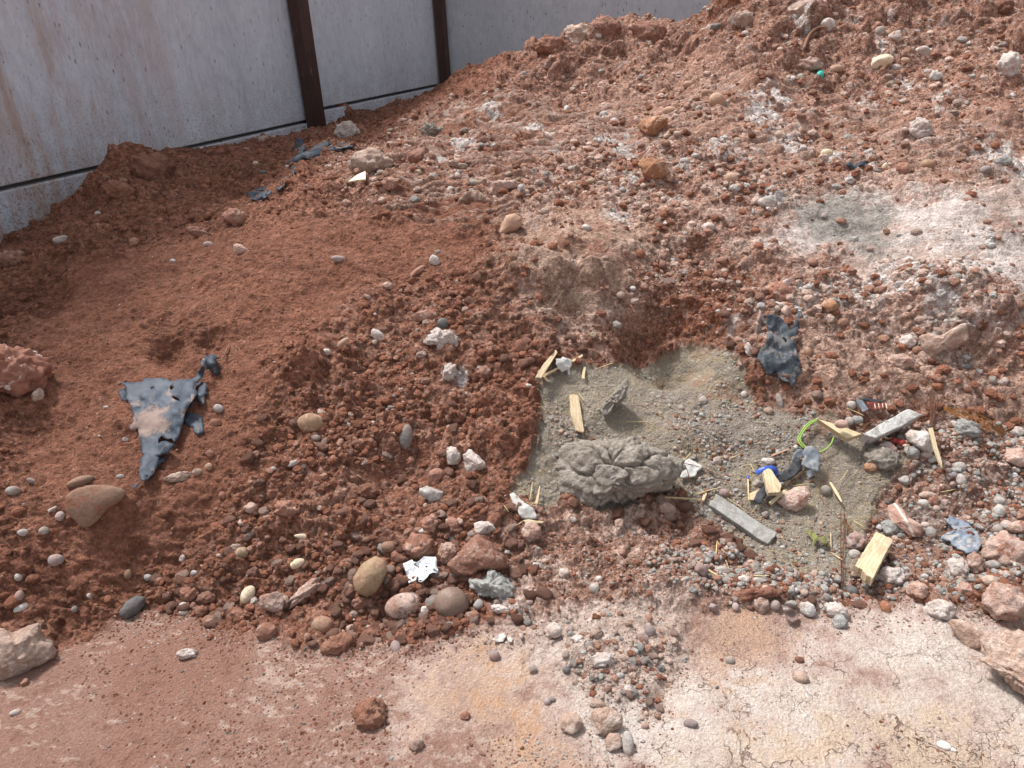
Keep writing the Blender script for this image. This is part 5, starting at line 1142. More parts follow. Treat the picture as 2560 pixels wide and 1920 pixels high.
SPL = simple('wood_splinter', (.52, .38, .22), (.68, .54, .34), .75, 60, .0006, .2)
STRAWM = simple('straw', (.48, .37, .18), (.60, .48, .27), .7, 60, 0, .2)
BARW = simple('white_stone_bar', (.42, .405, .38), (.56, .545, .52), .9, 30, .005, .15, dust=.8, dustc=(.27, .25, .225), dscale=24)
SLAB = simple('grey_stone_bar', (.24, .23, .21), (.38, .365, .34), .9, 30, .005, .15, dust=.6, dustc=(.19, .175, .155), dscale=26)
CHIPW = simple('white_chip', (.40, .385, .36), (.54, .52, .49), .85, 30, .0015, .2, dust=.5, dustc=(.36, .31, .26), dscale=22)
PAPER = simple('paper_label', (.74, .77, .80), (.80, .83, .85), .6, 12, .0006, .3, dust=.25, dustc=(.66, .62, .5), dscale=20)
INK = simple('black_print', (.02, .02, .022), (.03, .03, .03), .6, 5, 0); INKG = simple('grey_print', (.45, .48, .52), (.5, .53, .56), .6, 5, 0)
GREEN = simple('lime_cable', (.20, .36, .05), (.27, .43, .08), .6, 5, 0, .5); BLUE = simple('blue_strap', (.02, .06, .30), (.03, .09, .40), .45, 5, 0, .5)
TEAL = simple('turquoise_plastic', (.02, .38, .30), (.05, .46, .38), .45, 5, 0, .5); REDP = simple('red_plastic', (.30, .025, .018), (.36, .04, .03), .5, 8, 0, .5, dust=.4, dustc=(.4, .2, .15), dscale=40)
RUST = simple('rusty_wire', (.13, .048, .02), (.22, .085, .035), .8, 90, 0, .3); RUSTD = simple('dark_rust', (.075, .032, .02), (.14, .055, .03), .8, 90, 0, .3); RUSTO = simple('orange_rust', (.24, .10, .025), (.34, .15, .04), .8, 90, 0, .3)
ROOT = simple('dry_root', (.17, .085, .055), (.26, .15, .10), .85, 60, .0006, .2); TWIG = simple('grey_twig', (.10, .09, .08), (.16, .14, .12), .8, 60, 0)
LEAFM = simple('dry_green_leaf', (.17, .18, .035), (.10, .085, .045), .6, 24, .001, .3); SHARD = simple('brown_shard', (.10, .065, .055), (.17, .12, .11), .45, 16, .0006, .5, dust=.4, dustc=(.3, .15, .1))
CARD = simple('maroon_card', (.16, .035, .028), (.24, .07, .05), .6, 20, .001, .3, dust=.3, dustc=(.3, .18, .14)); CREAMP = simple('cream_print', (.6, .48, .36), (.66, .54, .42), .6, 8, 0)
YEL = simple('yellowed_board', (.66, .60, .36), (.74, .70, .56), .7, 14, .0008, .3); SALTM = M['white']

# ------------------------------------------------------------ black plastic
r1 = group_root('torn_plastic_sheet', 'large torn sheet of blue black plastic pointing downwards, on the left red slope', 'plastic sheet', *T('z4', [(620, 800)])[0])
H1 = [T('z4', [(722, 485), (745, 470), (765, 490), (745, 515), (725, 512)]), T('z4', [(750, 575), (780, 585), (835, 632), (800, 625), (765, 610), (748, 592)]), T('z4', [(528, 492), (555, 488), (555, 500), (530, 504)]), T('z4', [(478, 1405), (500, 1405), (498, 1425), (480, 1424)])]
adopt(sheet('sheet', T('z4', [(210, 432), (250, 440), (430, 435), (480, 395), (560, 400), (630, 388), (700, 400), (740, 432), (800, 410), (880, 405), (960, 400), (1000, 372), (1010, 330), (1042, 300), (1040, 240), (1070, 190), (1085, 175), (1092, 230), (1090, 300), (1070, 380), (1040, 410),
  (985, 445), (975, 490), (1015, 548), (985, 590), (930, 660), (895, 730), (870, 830), (850, 900), (830, 960), (815, 1010), (775, 1060), (740, 1020), (700, 1030), (650, 1005), (640, 990), (605, 1040), (600, 1075), (640, 1050), (700, 1050), (780, 1082), (740, 1130), (700, 1185), (650, 1178), (610, 1205), (560, 1198),
  (610, 1215), (600, 1290), (560, 1380), (490, 1450), (430, 1465), (405, 1400), (402, 1340), (430, 1220), (450, 1190), (422, 1150), (425, 1090), (405, 1000), (395, 915), (350, 930), (320, 945), (305, 890), (345, 850), (350, 780), (330, 700), (300, 640), (265, 600), (270, 500), (240, 465)]), PLAS1, None, None, crump=.011, wl=52, holes=H1,
  curls=[(T('z4', [(1060, 250)])[0][0], T('z4', [(1060, 250)])[0][1], 14, .05), (T('z4', [(960, 560)])[0][0], T('z4', [(960, 560)])[0][1], 26, .03), (T('z4', [(700, 1100)])[0][0], T('z4', [(700, 1100)])[0][1], 16, .02)], th=.0014, lift=.012, follow=.3), r1)
sh0 = [q_ for q_ in r1.children][0]; BN[0].inputs[1].default_value = tuple(hit(G, *[[c_] for c_ in T('z4', [(545, 850)])[0]])[1][0]-np.array(sh0.location)-np.array(r1.location))
for pts_, cu in (([(1075, 165), (1140, 150), (1180, 145), (1232, 195), (1190, 195), (1215, 240), (1240, 300), (1235, 350), (1200, 368), (1150, 330), (1130, 300), (1100, 310), (1085, 250)], .03), ([(990, 450), (1040, 430), (1100, 450), (1125, 580), (1090, 560), (1080, 670), (1040, 660), (1000, 600), (940, 700), (920, 690), (970, 610), (1005, 560)], .0),
                 ([(885, 740), (920, 745), (1060, 790), (1080, 870), (1080, 950), (1015, 1000), (975, 960), (970, 900), (880, 860), (862, 830)], .0), ([(185, 540), (215, 505), (260, 500), (272, 560), (280, 625), (225, 632), (205, 580)], .0), ([(600, 1220), (690, 1215), (690, 1240), (620, 1290), (600, 1330), (590, 1260)], .0),
                 ([(405, 1480), (430, 1465), (400, 1500), (350, 1540), (335, 1505), (370, 1500)], 0)):
    adopt(sheet('torn_flap', T('z4', pts_), PLAS, None, None, crump=.008, wl=18, lift=.004, jag=2.6, th=.0014, curls=[(T('z4', [(1150, 240)])[0][0], T('z4', [(1150, 240)])[0][1], 15, cu)]), r1)
H2 = [T('z7', [(675, 655), (700, 660), (745, 705), (740, 740), (715, 730), (710, 690), (672, 680)])]
r2 = group_root('torn_plastic_sheet', 'dusty black plastic scrap hanging out of the right slope', 'plastic sheet', *T('z7', [(650, 900)])[0])
adopt(sheet('sheet', T('z7', [(440, 300), (500, 282), (560, 300), (640, 340), (700, 380), (760, 450), (780, 520), (830, 530), (860, 500), (890, 495), (930, 490), (920, 600), (882, 645), (890, 800), (915, 900), (932, 960), (945, 1120), (985, 1170), (960, 1240), (900, 1300), (895, 1390), (850, 1470), (815, 1450), (780, 1375), (720, 1368), (610, 1310), (592, 1240), (560, 1200), (480, 1272), (430, 1262), (400, 1180), (340, 1080), (288, 1000), (278, 960), (320, 870), (340, 820), (398, 760), (430, 640), (440, 560), (425, 470)]), PLAS2, None, None, crump=.010, wl=40, holes=H2, lift=.012, th=.0014), r2)
adopt(tube('torn_strip', T('z7', [(895, 510), (905, 420), (955, 300), (935, 200), (905, 120), (875, 20)]), [.011, .007, .009, .005, .004, .003], .012, PLAS2, None, None, flat=.3), r2)
r3 = group_root('crumpled_plastic_strip', 'long crumpled black plastic strip half buried in red earth below the thick post', 'plastic strip', *T('z6', [(850, 430)])[0])
adopt(sheet('upright_flap', T('z6', [(695, 235), (745, 232), (775, 290), (792, 352), (735, 385), (712, 385), (705, 350), (670, 345), (672, 322), (698, 310)]), PLAS, None, None, crump=.01, wl=14, lift=.05, step=3, jag=1, th=.003), r3)
adopt(tube('folded_strip', T('z6', [(610, 492), (700, 440), (770, 405), (850, 395), (930, 345), (1010, 300)]), [.012, .028, .03, .045, .05, .03], .02, PLAS, None, None, flat=.45, k=10), r3)
adopt(sheet('flat_flap', T('z6', [(990, 345), (1060, 310), (1110, 285), (1190, 285), (1230, 300), (1220, 325), (1130, 335), (1060, 352), (1000, 352)]), PLAS, None, None, crump=.01, wl=12, lift=.03, step=3, jag=1, th=.004), r3)
adopt(sheet('hanging_flap', T('z6', [(655, 500), (690, 495), (710, 520), (690, 560), (665, 580), (655, 545)]), PLAS, None, None, crump=.01, wl=12, lift=.01, step=3, jag=1, th=.004), r3)
sheet('plastic_scrap', T('z6', [(540, 605), (640, 588), (640, 600), (595, 620), (600, 670), (545, 720), (515, 712), (525, 690), (580, 680), (585, 640)]), PLAS, 'thin bent black plastic ribbon between long strip and rolled piece', 'plastic scrap', step=3, jag=1, lift=.008)
r4 = group_root('rolled_plastic', 'rolled up piece of black plastic with an open left end on the upper left slope', 'plastic piece', *T('z6', [(350, 760)])[0])
adopt(sheet('rolled_sheet', T('z6', [(228, 735), (300, 728), (350, 730), (470, 725), (480, 740), (440, 765), (430, 785), (370, 805), (340, 825), (290, 800), (262, 790), (268, 765)]), PLAS, None, None, crump=.02, wl=14, lift=.03, step=2.6, jag=.8, th=.004, curls=[(*T('z6', [(370, 765)])[0], 12, .05)]), r4)
adopt(sheet('folded_end', T('z6', [(300, 712), (350, 692), (420, 688), (410, 720), (340, 722)]), PLAS, None, None, crump=.01, wl=12, lift=.012, step=3, jag=1, th=.003), r4)
sheet('plastic_scrap', T('t3', [(1122, 1000), (1140, 992), (1165, 1015), (1210, 990), (1258, 985), (1250, 1005), (1200, 1012), (1170, 1040), (1140, 1040)]), PLAS, 'small curled black plastic scrap on the upper right slope', 'plastic scrap', step=3, jag=1, lift=.015, crump=.01, wl=10)
sheet('slate_chip', T('t3', [(1155, 965), (1185, 940), (1195, 955), (1170, 972)]), GMET, 'small grey flat chip just above the curled black plastic scrap', 'chip', step=3, jag=.6, lift=.008, th=.004)
sheet('slate_shard', T('t9', [(1740, 128), (1760, 108), (1790, 118), (1830, 130), (1880, 165), (1905, 190), (1940, 228), (1950, 292), (1910, 348), (1860, 340), (1780, 292), (1760, 262), (1702, 248), (1722, 218), (1790, 192), (1752, 165)]), SLATE, 'blue grey jagged shard with rusty specks lying on the gravel', 'shard', th=.006, crump=.005, wl=14, lift=.012, step=4, follow=.1)
r5 = group_root('bent_rubber_strip', 'dark bent strip of rubber with grey scraps in the middle of the rubbish', 'rubber strip', *T('t6', [(780, 1380)])[0])
adopt(sheet('strip', T('t6', [(830, 1285), (850, 1330), (850, 1365), (800, 1400), (750, 1430), (700, 1445), (650, 1500), (590, 1575), (550, 1550), (570, 1500), (640, 1440), (690, 1405), (750, 1350), (790, 1310)]), RUB, None, None, crump=.006, wl=20, lift=.022, step=4, jag=.8, th=.004, follow=.1), r5)
adopt(sheet('grey_scrap', T('t6', [(868, 1222), (905, 1215), (955, 1250), (958, 1300), (960, 1382), (905, 1360), (842, 1330), (862, 1285), (850, 1262)]), GMET, None, None, crump=.005, wl=16, lift=.045, step=4, jag=.7, th=.003, follow=.1), r5)
adopt(sheet('grey_scrap', T('t6', [(795, 1262), (820, 1235), (862, 1240), (865, 1285), (830, 1290), (790, 1308)]), GMET, None, None, crump=.005, wl=14, lift=.03, step=4, jag=.7, th=.003, follow=.1), r5)
sheet('plastic_scrap', T('t6', [(875, 1365), (910, 1362), (925, 1395), (895, 1412), (878, 1395)]), GMET, 'small dark grey scrap under the bent rubber strip', 'plastic scrap', step=3.5, jag=.7, th=.003)

# ------------------------------------------------------------ bars, boards and wood
prism('stone_bar', T('t6', [(1218, 1142), (1500, 988), (1592, 1022), (1300, 1172)]), .050, BARW, 'long whitish stone bar leaning on gravel at the right of the wood wedge', 'stone bar', off=.062, bevel=.006, jag=.0012)
prism('stone_bar', T('z3', [(182, 1040), (250, 948), (768, 1288), (690, 1385)]), .030, SLAB, 'long grey stone bar with a crack, in the middle of the sandy patch', 'stone bar', off=.034, bevel=.005, jag=.0014)
wr = prism('wood_wedge', T('t6', [(940, 1048), (1078, 1088), (1218, 1142), (1125, 1172)]), .026, WOOD2, 'pointed pale pine wedge with a pebble on it, next to the green cable', 'wood wedge', off=.050, bevel=.0015)
SEED[0] += 1
(px, py), = T('t6', [(1090, 1082)]); o = hero(px, py, 27, 19, 0, 'pebble', 'lilac', 'smooth grey pink pebble resting on top of the pine wedge', 'pebble', 'pebble', group='stones and clods lying on the heap and the ground'); dv = EYE-np.array(o.location); o.location = tuple(np.array(o.location)+dv/np.linalg.norm(dv)*.085)
prism('wood_block', T('t9', [(1300, 208), (1350, 228), (1408, 256), (1340, 380), (1282, 492), (1240, 470), (1215, 435), (1172, 418), (1195, 380), (1230, 320)]), .030, WOOD, 'short split block of pale wood with a broken lower end, on the gravel', 'wood block', off=.042, bevel=.0015, jag=.0008)
prism('wood_block', T('t6', [(608, 1372), (640, 1352), (662, 1362), (690, 1410), (720, 1452), (716, 1498), (640, 1505), (628, 1450)]), .018, WOOD, 'short ragged block of wood standing through the blue strap', 'wood block', off=.058, bevel=.0015, jag=.0006)
prism('wood_scrap', T('t6', [(522, 1508), (588, 1478), (575, 1520), (555, 1548), (522, 1548)]), .006, WOOD, 'flat triangular wood scrap left of the ragged wood block', 'wood scrap', off=.016)
prism('wood_scrap', T('t6', [(645, 1560), (738, 1483), (762, 1495), (660, 1574)]), .010, WOOD2, 'narrow yellow wood slat just below the ragged wood block', 'wood scrap', off=.024)
prism('wood_splinter', T('t6', [(1630, 1105), (1652, 1103), (1680, 1220), (1708, 1310), (1712, 1352), (1690, 1310), (1662, 1235)]), .008, WOOD2, 'long pointed pale splinter on the gravel right of the white chunk', 'wood splinter', off=.040, bevel=.001)
prism('wood_splinter', T('t5', [(1460, 902), (1482, 898), (1515, 905), (1530, 1000), (1550, 1125), (1540, 1132), (1500, 1120), (1472, 1030)]), .008, WOOD, 'broad pale splinter standing upright on the olive sand', 'wood splinter', off=.020, bevel=.001)
prism('wood_splinter', T('t5', [(1462, 985), (1470, 980), (1490, 1060), (1508, 1122), (1498, 1118), (1474, 1050)]), .005, WOOD2, 'thin side splinter split from the broad pale one on the sand', 'wood splinter', off=.012, bevel=.0006)
prism('wood_splinter', T('t5', [(1248, 795), (1290, 725), (1375, 622), (1386, 640), (1330, 730), (1288, 797)]), .008, WOOD, 'thick splinter pointing up right at the top left corner of the sand', 'wood splinter', off=.022, bevel=.001)
prism('wood_splinter', T('t5', [(1470, 690), (1538, 652), (1542, 664), (1480, 700)]), .006, SPL, 'short splinter sticking out right of the papery white flake', 'wood splinter', off=.018, bevel=.0006)
prism('wood_splinter', T('t5', [(1300, 778), (1400, 722), (1405, 732), (1312, 786)]), .006, SPL, 'thin splinter running under the papery white flake', 'wood splinter', off=.014, bevel=.0006)
prism('wood_splinter', T('t5', [(1536, 800), (1545, 730), (1560, 730), (1552, 802)]), .005, SPL, 'small upright splinter above the long mud clod', 'wood splinter', off=.012, bevel=.0006)
prism('wood_splinter', T('t5', [(1292, 783), (1305, 782), (1342, 822), (1318, 815)]), .004, SPL, 'small forked splinter below the thick splinter', 'wood splinter', off=.012, bevel=.0005)
prism('wood_splinter', T('z2', [(978, 978), (1000, 976), (1085, 992), (1080, 1002), (985, 992)]), .004, SPL, 'small splinter lying on top of the cracked mud block', 'wood splinter', off=.075, bevel=.0005)
prism('wood_splinter', T('z2', [(160, 1530), (200, 1518), (330, 1538), (320, 1552), (180, 1548)]), .007, WOOD, 'flat splinter at the lower left corner of the sand', 'wood splinter', off=.02, bevel=.0006)
prism('wood_splinter', T('z2', [(243, 1450), (270, 1340), (296, 1238), (300, 1250), (284, 1370), (256, 1440)]), .005, SPL, 'slender splinter leaning over the grey flake', 'wood splinter', off=.02, bevel=.0006)
prism('wood_splinter', T('z3', [(1220, 850), (1240, 850), (1300, 940), (1335, 1020), (1320, 1015), (1270, 940)]), .006, SPL, 'brownish splinter on the sand right of the flat pink rock', 'wood splinter', off=.015, bevel=.0006)
prism('wood_splinter', T('z3', [(118, 995), (142, 935), (166, 940), (140, 1008)]), .005, SPL, 'tiny flat splinter above the grey stone bar', 'wood splinter', off=.012, bevel=.0005)
prism('wood_splinter', T('z3', [(716, 612), (870, 555), (880, 562), (725, 625)]), .005, simple('red_splinter', (.36, .2, .12), (.45, .28, .17)), 'reddish splinter above the bent rubber strip', 'wood splinter', off=.014, bevel=.0005)
sheet('concrete_flake', T('z2', [(46, 1312), (75, 1298), (130, 1345), (200, 1400), (252, 1440), (272, 1515), (210, 1515), (150, 1512), (120, 1460), (90, 1410)]), CHIPW, 'pale grey flat flake at the lower left corner of the sand', 'stone flake', th=.006, crump=.002, lift=.014, step=4, follow=0)
sheet('white_flake', T('t6', [(103, 1322), (140, 1300), (155, 1292), (180, 1308), (238, 1342), (205, 1372), (190, 1402), (105, 1412)]), CHIPW, 'white angular flake at the right end of the cracked mud block', 'stone flake', th=.006, crump=.002, lift=.014, step=4, follow=0)
sheet('papery_flake', T('t5', [(1375, 680), (1430, 672), (1470, 685), (1475, 705), (1462, 748), (1468, 780), (1452, 778), (1450, 748), (1420, 762), (1385, 740)]), CHIPW, 'papery white flake between splinters at the top left of the sand', 'stone flake', th=.002, crump=.004, lift=.018, step=4, follow=.1)
for i, q_ in enumerate(([(985, 870), (1030, 835), (1062, 825), (1072, 845), (1050, 882), (1020, 885)], [(1075, 855), (1095, 835), (1112, 862), (1108, 885), (1085, 882)], [(1145, 830), (1175, 835), (1178, 868), (1158, 862)], [(1062, 885), (1075, 882), (1078, 895), (1066, 898)])):
    sheet('chalk_flake', T('t8', q_), SALTM, ('largest white chalk flake on a red clod on the ground', 'middle white chalk flake beside the largest one on the ground', 'right white chalk flake standing apart on the ground', 'tiny white chalk flake below the largest one')[i], 'chalk flake', th=.002, crump=.002, wl=12, lift=.008, step=3.5, jag=.8)
prism('yellow_board_scrap', T('z6', [(1180, 640), (1258, 580), (1340, 543), (1342, 618), (1275, 622), (1215, 632)]), .006, YEL, 'yellowish white pointed scrap of board on the upper left slope', 'board scrap', off=.03, bevel=.0008)
# torn paper label
P5 = T('z5', [(695, 705), (740, 685), (795, 658), (812, 682), (850, 690), (880, 668), (930, 625), (1060, 630), (1072, 690), (1070, 722), (1085, 770), (1087, 812), (1035, 800), (990, 816), (950, 870), (912, 906), (872, 905), (862, 870), (850, 848), (840, 885), (800, 900), (765, 925), (742, 850)])
pl = sheet('paper_label', P5, PAPER, 'torn white paper label with black marks lying in the stone band', 'paper label', th=.0006, crump=.005, wl=18, lift=.02, step=3.2, jag=.35, follow=.05, holes=[T('z5', [(806, 700), (830, 712), (880, 745), (868, 748), (822, 722)])])
def mark(pts, mat=None, lf=.0225):
    m_ = sheet('printed_mark', pts, mat or INK, None, None, th=.0004, crump=.005, wl=18, lift=lf, step=2.2, jag=.2, follow=.05); m_.parent = pl; m_.location = m_.location-pl.location
def blob(cx, cy, a, b2, rot=0, n=9):
    return T('z5', [(cx+a*math.cos(6.283*i/n)*math.cos(rot)-b2*math.sin(6.283*i/n)*math.sin(rot), cy+a*math.cos(6.283*i/n)*math.sin(rot)+b2*math.sin(6.283*i/n)*math.cos(rot)) for i in range(n)])
for bb in ((957, 738, 14, 12, 0), (1040, 768, 14, 8, .5), (1062, 778, 12, 7, -.6), (1075, 790, 7, 12, 0), (856, 862, 12, 20, .3), (890, 890, 20, 9, .2), (955, 778, 5, 12, .4), (932, 805, 5, 10, .2), (920, 826, 4, 8, .3), (838, 700, 9, 6, .8), (866, 738, 10, 6, .8)): mark(blob(*bb))
for bb in ((985, 690, 42, 3, .12), (975, 705, 40, 3, .12), (968, 668, 36, 3, .12), (770, 745, 26, 3, -.35), (775, 760, 26, 3, -.35), (782, 776, 24, 3, -.35)): mark(blob(*bb), INKG)
# ------------------------------------------------------------ cables, straps, wires
gc = [tube('x', T('t6', [(946, 1052), (915, 1062), (880, 1085), (850, 1120), (826, 1165), (828, 1192), (852, 1222), (885, 1245), (920, 1262), (960, 1252), (1000, 1232), (1028, 1200), (1045, 1160)]), .0027, [.03, .03, .03, .028, .025, .025, .025, .02, .02, .025, .025, .03, .03], GREEN, None, None, k=8)]
gc2 = tube('strand', T('t6', [(940, 1062), (918, 1070), (888, 1092), (860, 1124), (837, 1165), (840, 1188), (860, 1214), (890, 1236)]), .0026, [.032]*8, GREEN, None, None, k=8)
gc[0].name = 'green_cable'; tag(gc[0], 'bright lime green cable bent into a loop beside the pine wedge', 'cable'); gc2.parent = gc[0]; gc2.location = gc2.location-gc[0].location
bs = tube('blue_strap', T('t6', [(568, 1385), (590, 1368), (620, 1355), (655, 1350), (680, 1358), (688, 1378), (678, 1398)]), .009, [.052, .055, .064, .066, .06, .05, .04], BLUE, 'bright blue plastic strap looped round the ragged wood block', 'strap', k=8, flat=.25)
cb = tube('cotton_stick', T('t6', [(516, 1412), (518, 1480), (521, 1552)]), .0022, .02, SPL, 'thin stick with a blue tip left of the ragged wood block', 'stick', k=6)
ct = tube('blue_tip', T('t6', [(517, 1402), (516, 1410), (516, 1418)]), .0048, .02, BLUE, None, None, k=8); ct.parent = cb; ct.location = ct.location-cb.location
cap = tube('turquoise_cap', T('t3', [(957, 466), (961, 450), (963, 436)]), [.021, .019, .012], .012, TEAL, 'small turquoise plastic cap on the upper slope', 'cap', k=12)
rt_ = group_root('red_pipe', 'short piece of red plastic pipe under the white stone bar', 'pipe piece', *T('t6', [(1440, 1192)])[0])
adopt(tube('pipe', T('t6', [(1405, 1182), (1430, 1188), (1455, 1196)]), .010, .012, REDP, None, None, k=14), rt_); adopt(tube('rim', T('t6', [(1450, 1192), (1470, 1200)]), .012, .012, REDP, None, None, k=14), rt_)
tube('twig', T('t1', [(1500, 842), (1470, 780), (1434, 722)]), [.007, .006, .004], [.02, .15, .3], TWIG, 'thin dark twig leaning against the wall above the ridge', 'twig')
tube('root', T('t3', [(858, 302), (880, 240), (915, 190), (960, 168), (1005, 170)]), [.010, .010, .008, .007, .004], .04, ROOT, 'bent brown root arching out of the slope near the top', 'root')
tube('root', T('t3', [(1350, 268), (1385, 280), (1396, 320), (1392, 370), (1388, 405)]), [.005, .006, .006, .006, .004], .04, ROOT, 'thin root hanging over the cream shell shaped rock', 'root')
tube('root', T('t4', [(1378, 668), (1395, 620), (1408, 590)]), [.002, .003, .002], .015, ROOT, 'tiny root sticking out of smooth red earth above the torn plastic', 'root')
sheet('brown_shard', T('t9', [(722, 655), (760, 662), (820, 702), (822, 745), (790, 765), (755, 740), (735, 700)]), SHARD, 'curled dark brown shard at the border of the chalky ground', 'shard', th=.004, crump=.006, wl=20, lift=.02, step=4, jag=.5, curls=[(*T('t9', [(775, 690)])[0], 12, .02)])
sheet('leaf', T('t9', [(862, 208), (900, 200), (930, 215), (950, 245), (985, 232), (1010, 270), (1015, 300), (975, 280), (945, 262), (930, 290), (910, 300), (915, 262), (890, 228)]), LEAFM, 'wilted yellow green leaf on the sandy patch', 'leaf', th=.0006, crump=.008, wl=14, lift=.012, step=3, jag=.8)
hero(*T('t9', [(1718, 1520)])[0], 27, 17, -18, 'pebble', 'shell', 'small white snail shell on the cream ground at the lower right', 'snail_shell', 'shell'); 
o = hero(*T('t9', [(1762, 1542)])[0], 22, 8, -22, 'pebble', 'shell', None, 'shell_tip', cat=None); sh_ = [q_ for q_ in COL.objects if q_.name.startswith('snail_shell')][0]; o.parent = sh_; o.location = o.location-sh_.location
cr_ = group_root('maroon_card', 'crumpled maroon card with cream stripes behind the white stone bar', 'card', *T('t6', [(1310, 972)])[0])
adopt(sheet('card', T('t6', [(1250, 945), (1300, 945), (1362, 950), (1372, 988), (1310, 995), (1262, 996)]), CARD, None, None, th=.002, crump=.003, wl=20, lift=.022, step=4, jag=.5, follow=0), cr_)
for q_ in ([(1268, 952), (1274, 952), (1280, 990), (1274, 990)], [(1292, 955), (1297, 955), (1302, 988), (1297, 988)], [(1316, 955), (1321, 955), (1326, 986), (1321, 986)], [(1340, 955), (1345, 955), (1350, 984), (1345, 984)], [(1360, 950), (1368, 958), (1376, 990), (1366, 988)]):
    adopt(sheet('stripe', T('t6', q_), CREAMP, None, None, th=.001, crump=.003, wl=20, lift=.0245, step=3, jag=.2, follow=0), cr_)
prism('metal_scrap', T('t6', [(1178, 938), (1216, 932), (1258, 990), (1222, 1006)]), .003, GMET, 'bright grey metal tag lying beside the maroon card', 'metal scrap', off=.026, bevel=.0008)
tube('rubber_strip', T('t6', [(1190, 922), (1240, 930), (1300, 940), (1362, 948)]), [.004, .008, .008, .003], .026, RUB, 'thin black strip curving above the maroon card', 'rubber strip', flat=.4)
# rusty wires
def bundle(name, lines, rad, mat, label, lift):
    Vs, Fs = [], []
    for ln in lines:
        V, Fq = tube_geo(px_path(ln, lift, 5), rad, 4); s0 = len(Vs); Vs += list(V); Fs += [tuple(a+s0 for a in f) for f in Fq]
    Vs = np.array(Vs); c = Vs.mean(0); o = link_mesh(name, Vs-c, Fs, mat, loc=c); return tag(o, label, 'wire', 'rusty wires and wire mesh')
rw = random.Random(5)
ls = []
for i in range(10):
    a = rw.uniform(-22, 22); a2 = rw.uniform(-16, 12); ls.append(T('t6', [(1656+a, 893+rw.uniform(-8, 20)), (1655+a*.9+rw.uniform(-7, 7), 960), (1648+a*.6+rw.uniform(-7, 7), 1030), (1640+a2*.6, 1085+rw.uniform(-15, 20))]))
bundle('rusty_wire_bundle', ls, .0015, RUSTD, 'upright bundle of dark rusty wires right of the white stone bar', .03)
ls = []
for i in range(9):
    o1 = (i-4)*12; ls.append(T('t6', [(1722+rw.uniform(-6, 6), 985+o1*.25), (1790, 1008+o1*.45+rw.uniform(-4, 4)), (1880, 1042+o1*.9+rw.uniform(-5, 5)), (1990, 1085+o1*.8+rw.uniform(-5, 5)), (2080+rw.uniform(-10, 30), 1135+o1*.4)]))
for i in range(13):
    f = i/12; x0 = 1735+f*350; y0 = 985+f*145; hh = 8+34*math.sin(f*3); ls.append(T('t6', [(x0-16, y0-hh), (x0+4, y0), (x0+22, y0+hh)]))
bundle('rusty_wire_mesh', ls, .0012, RUSTO, 'fan of orange rusty wire mesh at the right edge of the gravel', .035)
ls = []
for i in range(5):
    a = rw.uniform(-14, 14); ls.append(T('t9', [(1098+a, 90+rw.uniform(-8, 10)), (1098+a+rw.uniform(-5, 5), 190), (1096+a*.7+rw.uniform(-3, 3), 320), (1095+a*.3, rw.uniform(330, 565))]))
bundle('rusty_wire_bundle', ls, .0011, RUSTD, 'thin bundle of straight rusty wires left of the split wood block', .03)
WIRES = [('t9', [(1100, 100), (1150, 190), (1230, 235), (1330, 250), (1430, 258), (1500, 245), (1560, 180), (1570, 120)], 'long rusty wire sweeping over the split wood block'),
 ('t9', [(1105, 110), (1140, 200), (1210, 290), (1290, 320), (1380, 338), (1480, 345)], 'rusty wire curving across the face of the split wood block'),
 ('t9', [(1560, 280), (1680, 225), (1800, 190), (1900, 175), (2050, 130)], 'rusty wire running over the blue grey shard'),
 ('t9', [(2010, 300), (1930, 350), (1880, 410), (1820, 480), (1740, 530), (1750, 570), (1800, 640), (1870, 690), (1980, 665)], 'kinked rusty wire below the blue grey shard'),
 ('t6', [(1190, 870), (1080, 930), (980, 1000), (920, 1055)], 'thin rusty wire curving down to the tip of the pine wedge'),
 ('t6', [(1190, 870), (1300, 825), (1400, 803), (1520, 805), (1620, 830), (1700, 885), (1750, 950)], 'thin rusty wire arching over the rubbish towards the wire fan'),
 ('t6', [(1230, 1120), (1240, 1085), (1330, 1062), (1500, 1068), (1640, 1040), (1720, 1000)], 'thin rusty wire crossing the white stone bar'),
 ('t6', [(915, 1050), (890, 1150), (900, 1260), (930, 1380)], 'thin rusty wire hanging inside the green cable loop'),
 ('t6', [(1010, 1250), (1000, 1330), (1010, 1420), (960, 1440), (965, 1540), (1060, 1640)], 'thin rusty wire winding down the sand'),
 ('t6', [(1560, 1120), (1500, 1240), (1500, 1380), (1530, 1500), (1590, 1600)], 'thin rusty wire over the gravel left of the long splinter'),
 ('t6', [(1975, 1130), (1960, 1250), (1900, 1360), (1820, 1470), (1870, 1580), (1920, 1650)], 'thin rusty wire winding through the right gravel'),
 ('t6', [(110, 1320), (200, 1340), (330, 1390), (400, 1450), (395, 1530)], 'thin wire crossing the white flake by the mud block'),
 ('z2', [(1636, 740), (1560, 760), (1510, 830), (1480, 910), (1470, 945)], 'dark thin root bending down to the mud block'),
 ('z2', [(668, 770), (655, 830), (652, 885)], 'short dark wire under the broad splinter'),
 ('z2', [(1090, 572), (1150, 582), (1195, 605)], 'short reddish wire on the sand right of the mud clod'),
 ('z2', [(1450, 1020), (1510, 1090), (1540, 1200), (1565, 1300), (1530, 1360)], 'thin dark wire looping down right of the mud block')]
for tl, pts, lab in WIRES: tube('rusty_wire', T(tl, pts), .0011 if 'thin' in lab else .0014, .022, RUST if 'dark' not in lab else RUSTD, lab, 'wire', 'rusty wires and wire mesh', k=5)
